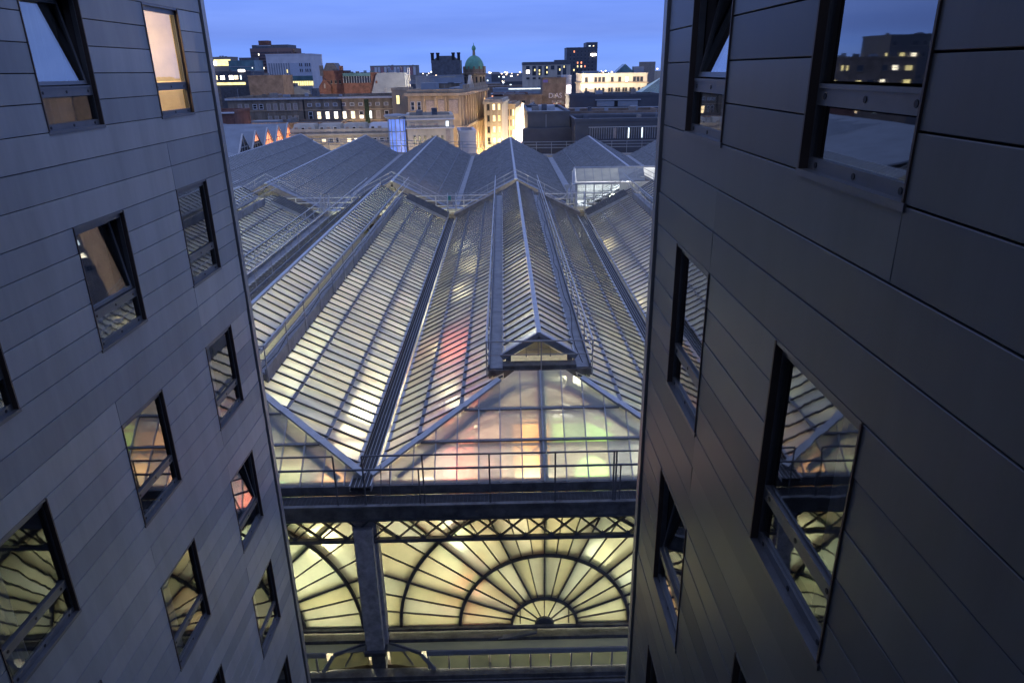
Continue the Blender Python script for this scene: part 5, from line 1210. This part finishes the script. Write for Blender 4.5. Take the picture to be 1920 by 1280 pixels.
# shed with gabled dormers at left
T = thing('dormer_shed', 'blue-grey ribbed roof with a row of gabled dormers, some lit orange', 'roof', (-36.5, 76, -11))
MB().box(-22, 0, 0, 56, -15, .6).obj('wall', M_concrete, T); rs = MB(); rs.prism([(0.3, 0, .6), (0.3, 0, .8), (-14, 0, 3.4), (-14, 0, 3.2)], (0, 56, 0)); rs.obj('roof_slope', M_bluegrey, T)
for k in range(5):
    y = 25.5 + k * 5.5; g_ = [None, G_orange, G_orange, G_orange, G_orange][k]
    d_ = MB(); d_.prism([(.2, y - 2.5, .7), (.2, y + 2.5, .7), (.2, y, 3.2)], (-13.5, 0, 0)); d_.obj('dormer_roof', M_bluegrey, T)
    f_ = MB(); f_.prism([(.24, y - 2.0, .9), (.24, y + 2.0, .9), (.24, y, 2.85)], (.04, 0, 0)); f_.obj('dormer_glazing', M_pane if g_ is None or k == 1 else G_orange, T)
    if k == 1: f2 = MB(); f2.prism([(.30, y - .9, 1.85), (.30, y + .9, 1.85), (.30, y, 2.85)], (.03, 0, 0)); f2.obj('lit_dormer_glazing', G_orange, T)
    for a_, b_ in (((-2.5, .7), (0, 3.25)), ((2.5, .7), (0, 3.25))): MB().beam((.32, y + a_[0], a_[1]), (.32, y + b_[0], b_[1]), .22, .2).obj('dormer_frame', M_galv, T)
    for dy in (-1.1, 0, 1.1): MB().box(.33, .38, y + dy - .05, y + dy + .05, .9, 2.75 - abs(dy) * 1.0).obj('dormer_bar', M_galv, T)
    MB().box(.33, .38, y - 1.35, y + 1.35, 1.5, 1.6).obj('dormer_transom', M_galv, T)
# buildings off to the sides, seen in the hotel windows
for i, (x, y, w_, h_, lb) in enumerate(((-150, 210, 22, 19, 'dark tower block far left, seen mirrored in the right hotel windows'), (-118, 205, 16, 7, 'stepped dark block with lit rooms far left, seen mirrored in the windows'), (-85, 160, 14, 1, 'low dark block left behind the left hotel wing'), (85, 150, 22, -1, 'dark block right behind the right hotel wing'), (110, 210, 26, 8, 'dark tower far right behind the right hotel wing'), (-60, 62, 14, -6, 'low dark block far left beside the station'), (40, 60, 16, -7, 'low dark block right of the station'))):
    b = Bld(lb, x, y, w_, 16, h_, M_brickB if i != 1 else M_darkclad)
    for r_ in range(7):
        for c_ in range(int(w_ / 2.6)):
            if rc.random() < .30: b.win('S', 1.4 + c_ * 2.6, h_ - 1.8 - r_ * 2.9, 1.5, 1.2, rc.choice(('yellow', 'warm', 'pale', 'cold')))
            elif rc.random() < .5: b.win('S', 1.4 + c_ * 2.6, h_ - 1.8 - r_ * 2.9, 1.5, 1.2, 'clad')
            if rc.random() < .2 and x < 0: b.win('E', 1.4 + (c_ % 5) * 2.6, h_ - 1.8 - r_ * 2.9, 1.5, 1.2, 'yellow')
# filler roofscape: mid-distance low blocks
fk = ['low slate-roofed block in the middle distance', 'low brick block in the middle distance', 'low pale block in the middle distance']
for i in range(90):
    a = rc.uniform(-.40, .32); dd = rc.uniform(330, 900); x = math.tan(a) * dd
    if dd < 520 and (10 < x < 66 or -142 < x < -76): continue
    w_ = rc.uniform(10, 26); q = rc.randrange(3); zt = GZ + rc.uniform(9, 19) + dd * .008
    bb_ = MB(); bb_.box(0, w_, 0, 14, 0, zt - GZ); 
    if q == 0: bb_.prism([(0, -.3, zt - GZ), (w_, -.3, zt - GZ), (w_ - 3, 5, zt - GZ + 2.6), (3, 5, zt - GZ + 2.6)], (0, 6, 0))
    for k in range(int(w_ / 3)):
        if rc.random() < .3: bb_.box(1 + k * 3, 2.2 + k * 3, -.1, -.001, zt - GZ - 3, zt - GZ - 1.8, G_warm if rc.random() < .5 else G_cold)
    bb_2 = bb_
    base_m = (M_slate, M_brickB, M_bluegrey)[q]
    # walls use slot of base material
    nb_ = MB(); nb_.v = bb_.v; nb_.f = bb_.f; nb_.mats = [base_m] + [m_ for m_ in bb_.mats]; nb_.m = []
    nlit = sum(1 for _ in bb_.mats)
    # faces without lit material were index 0 with None -> rebuild indices
    cnt = 0
    for fi, mi in enumerate(bb_.m):
        base_faces = 6 + (6 if q == 0 else 0)
        nb_.m.append(0 if fi < base_faces else mi + 1)
    o = nb_.obj('city_block'); o.location = (x, dd, GZ)
    tag(o, fk[q], 'building', fk[q].replace('low', 'low').replace('block', 'blocks'))
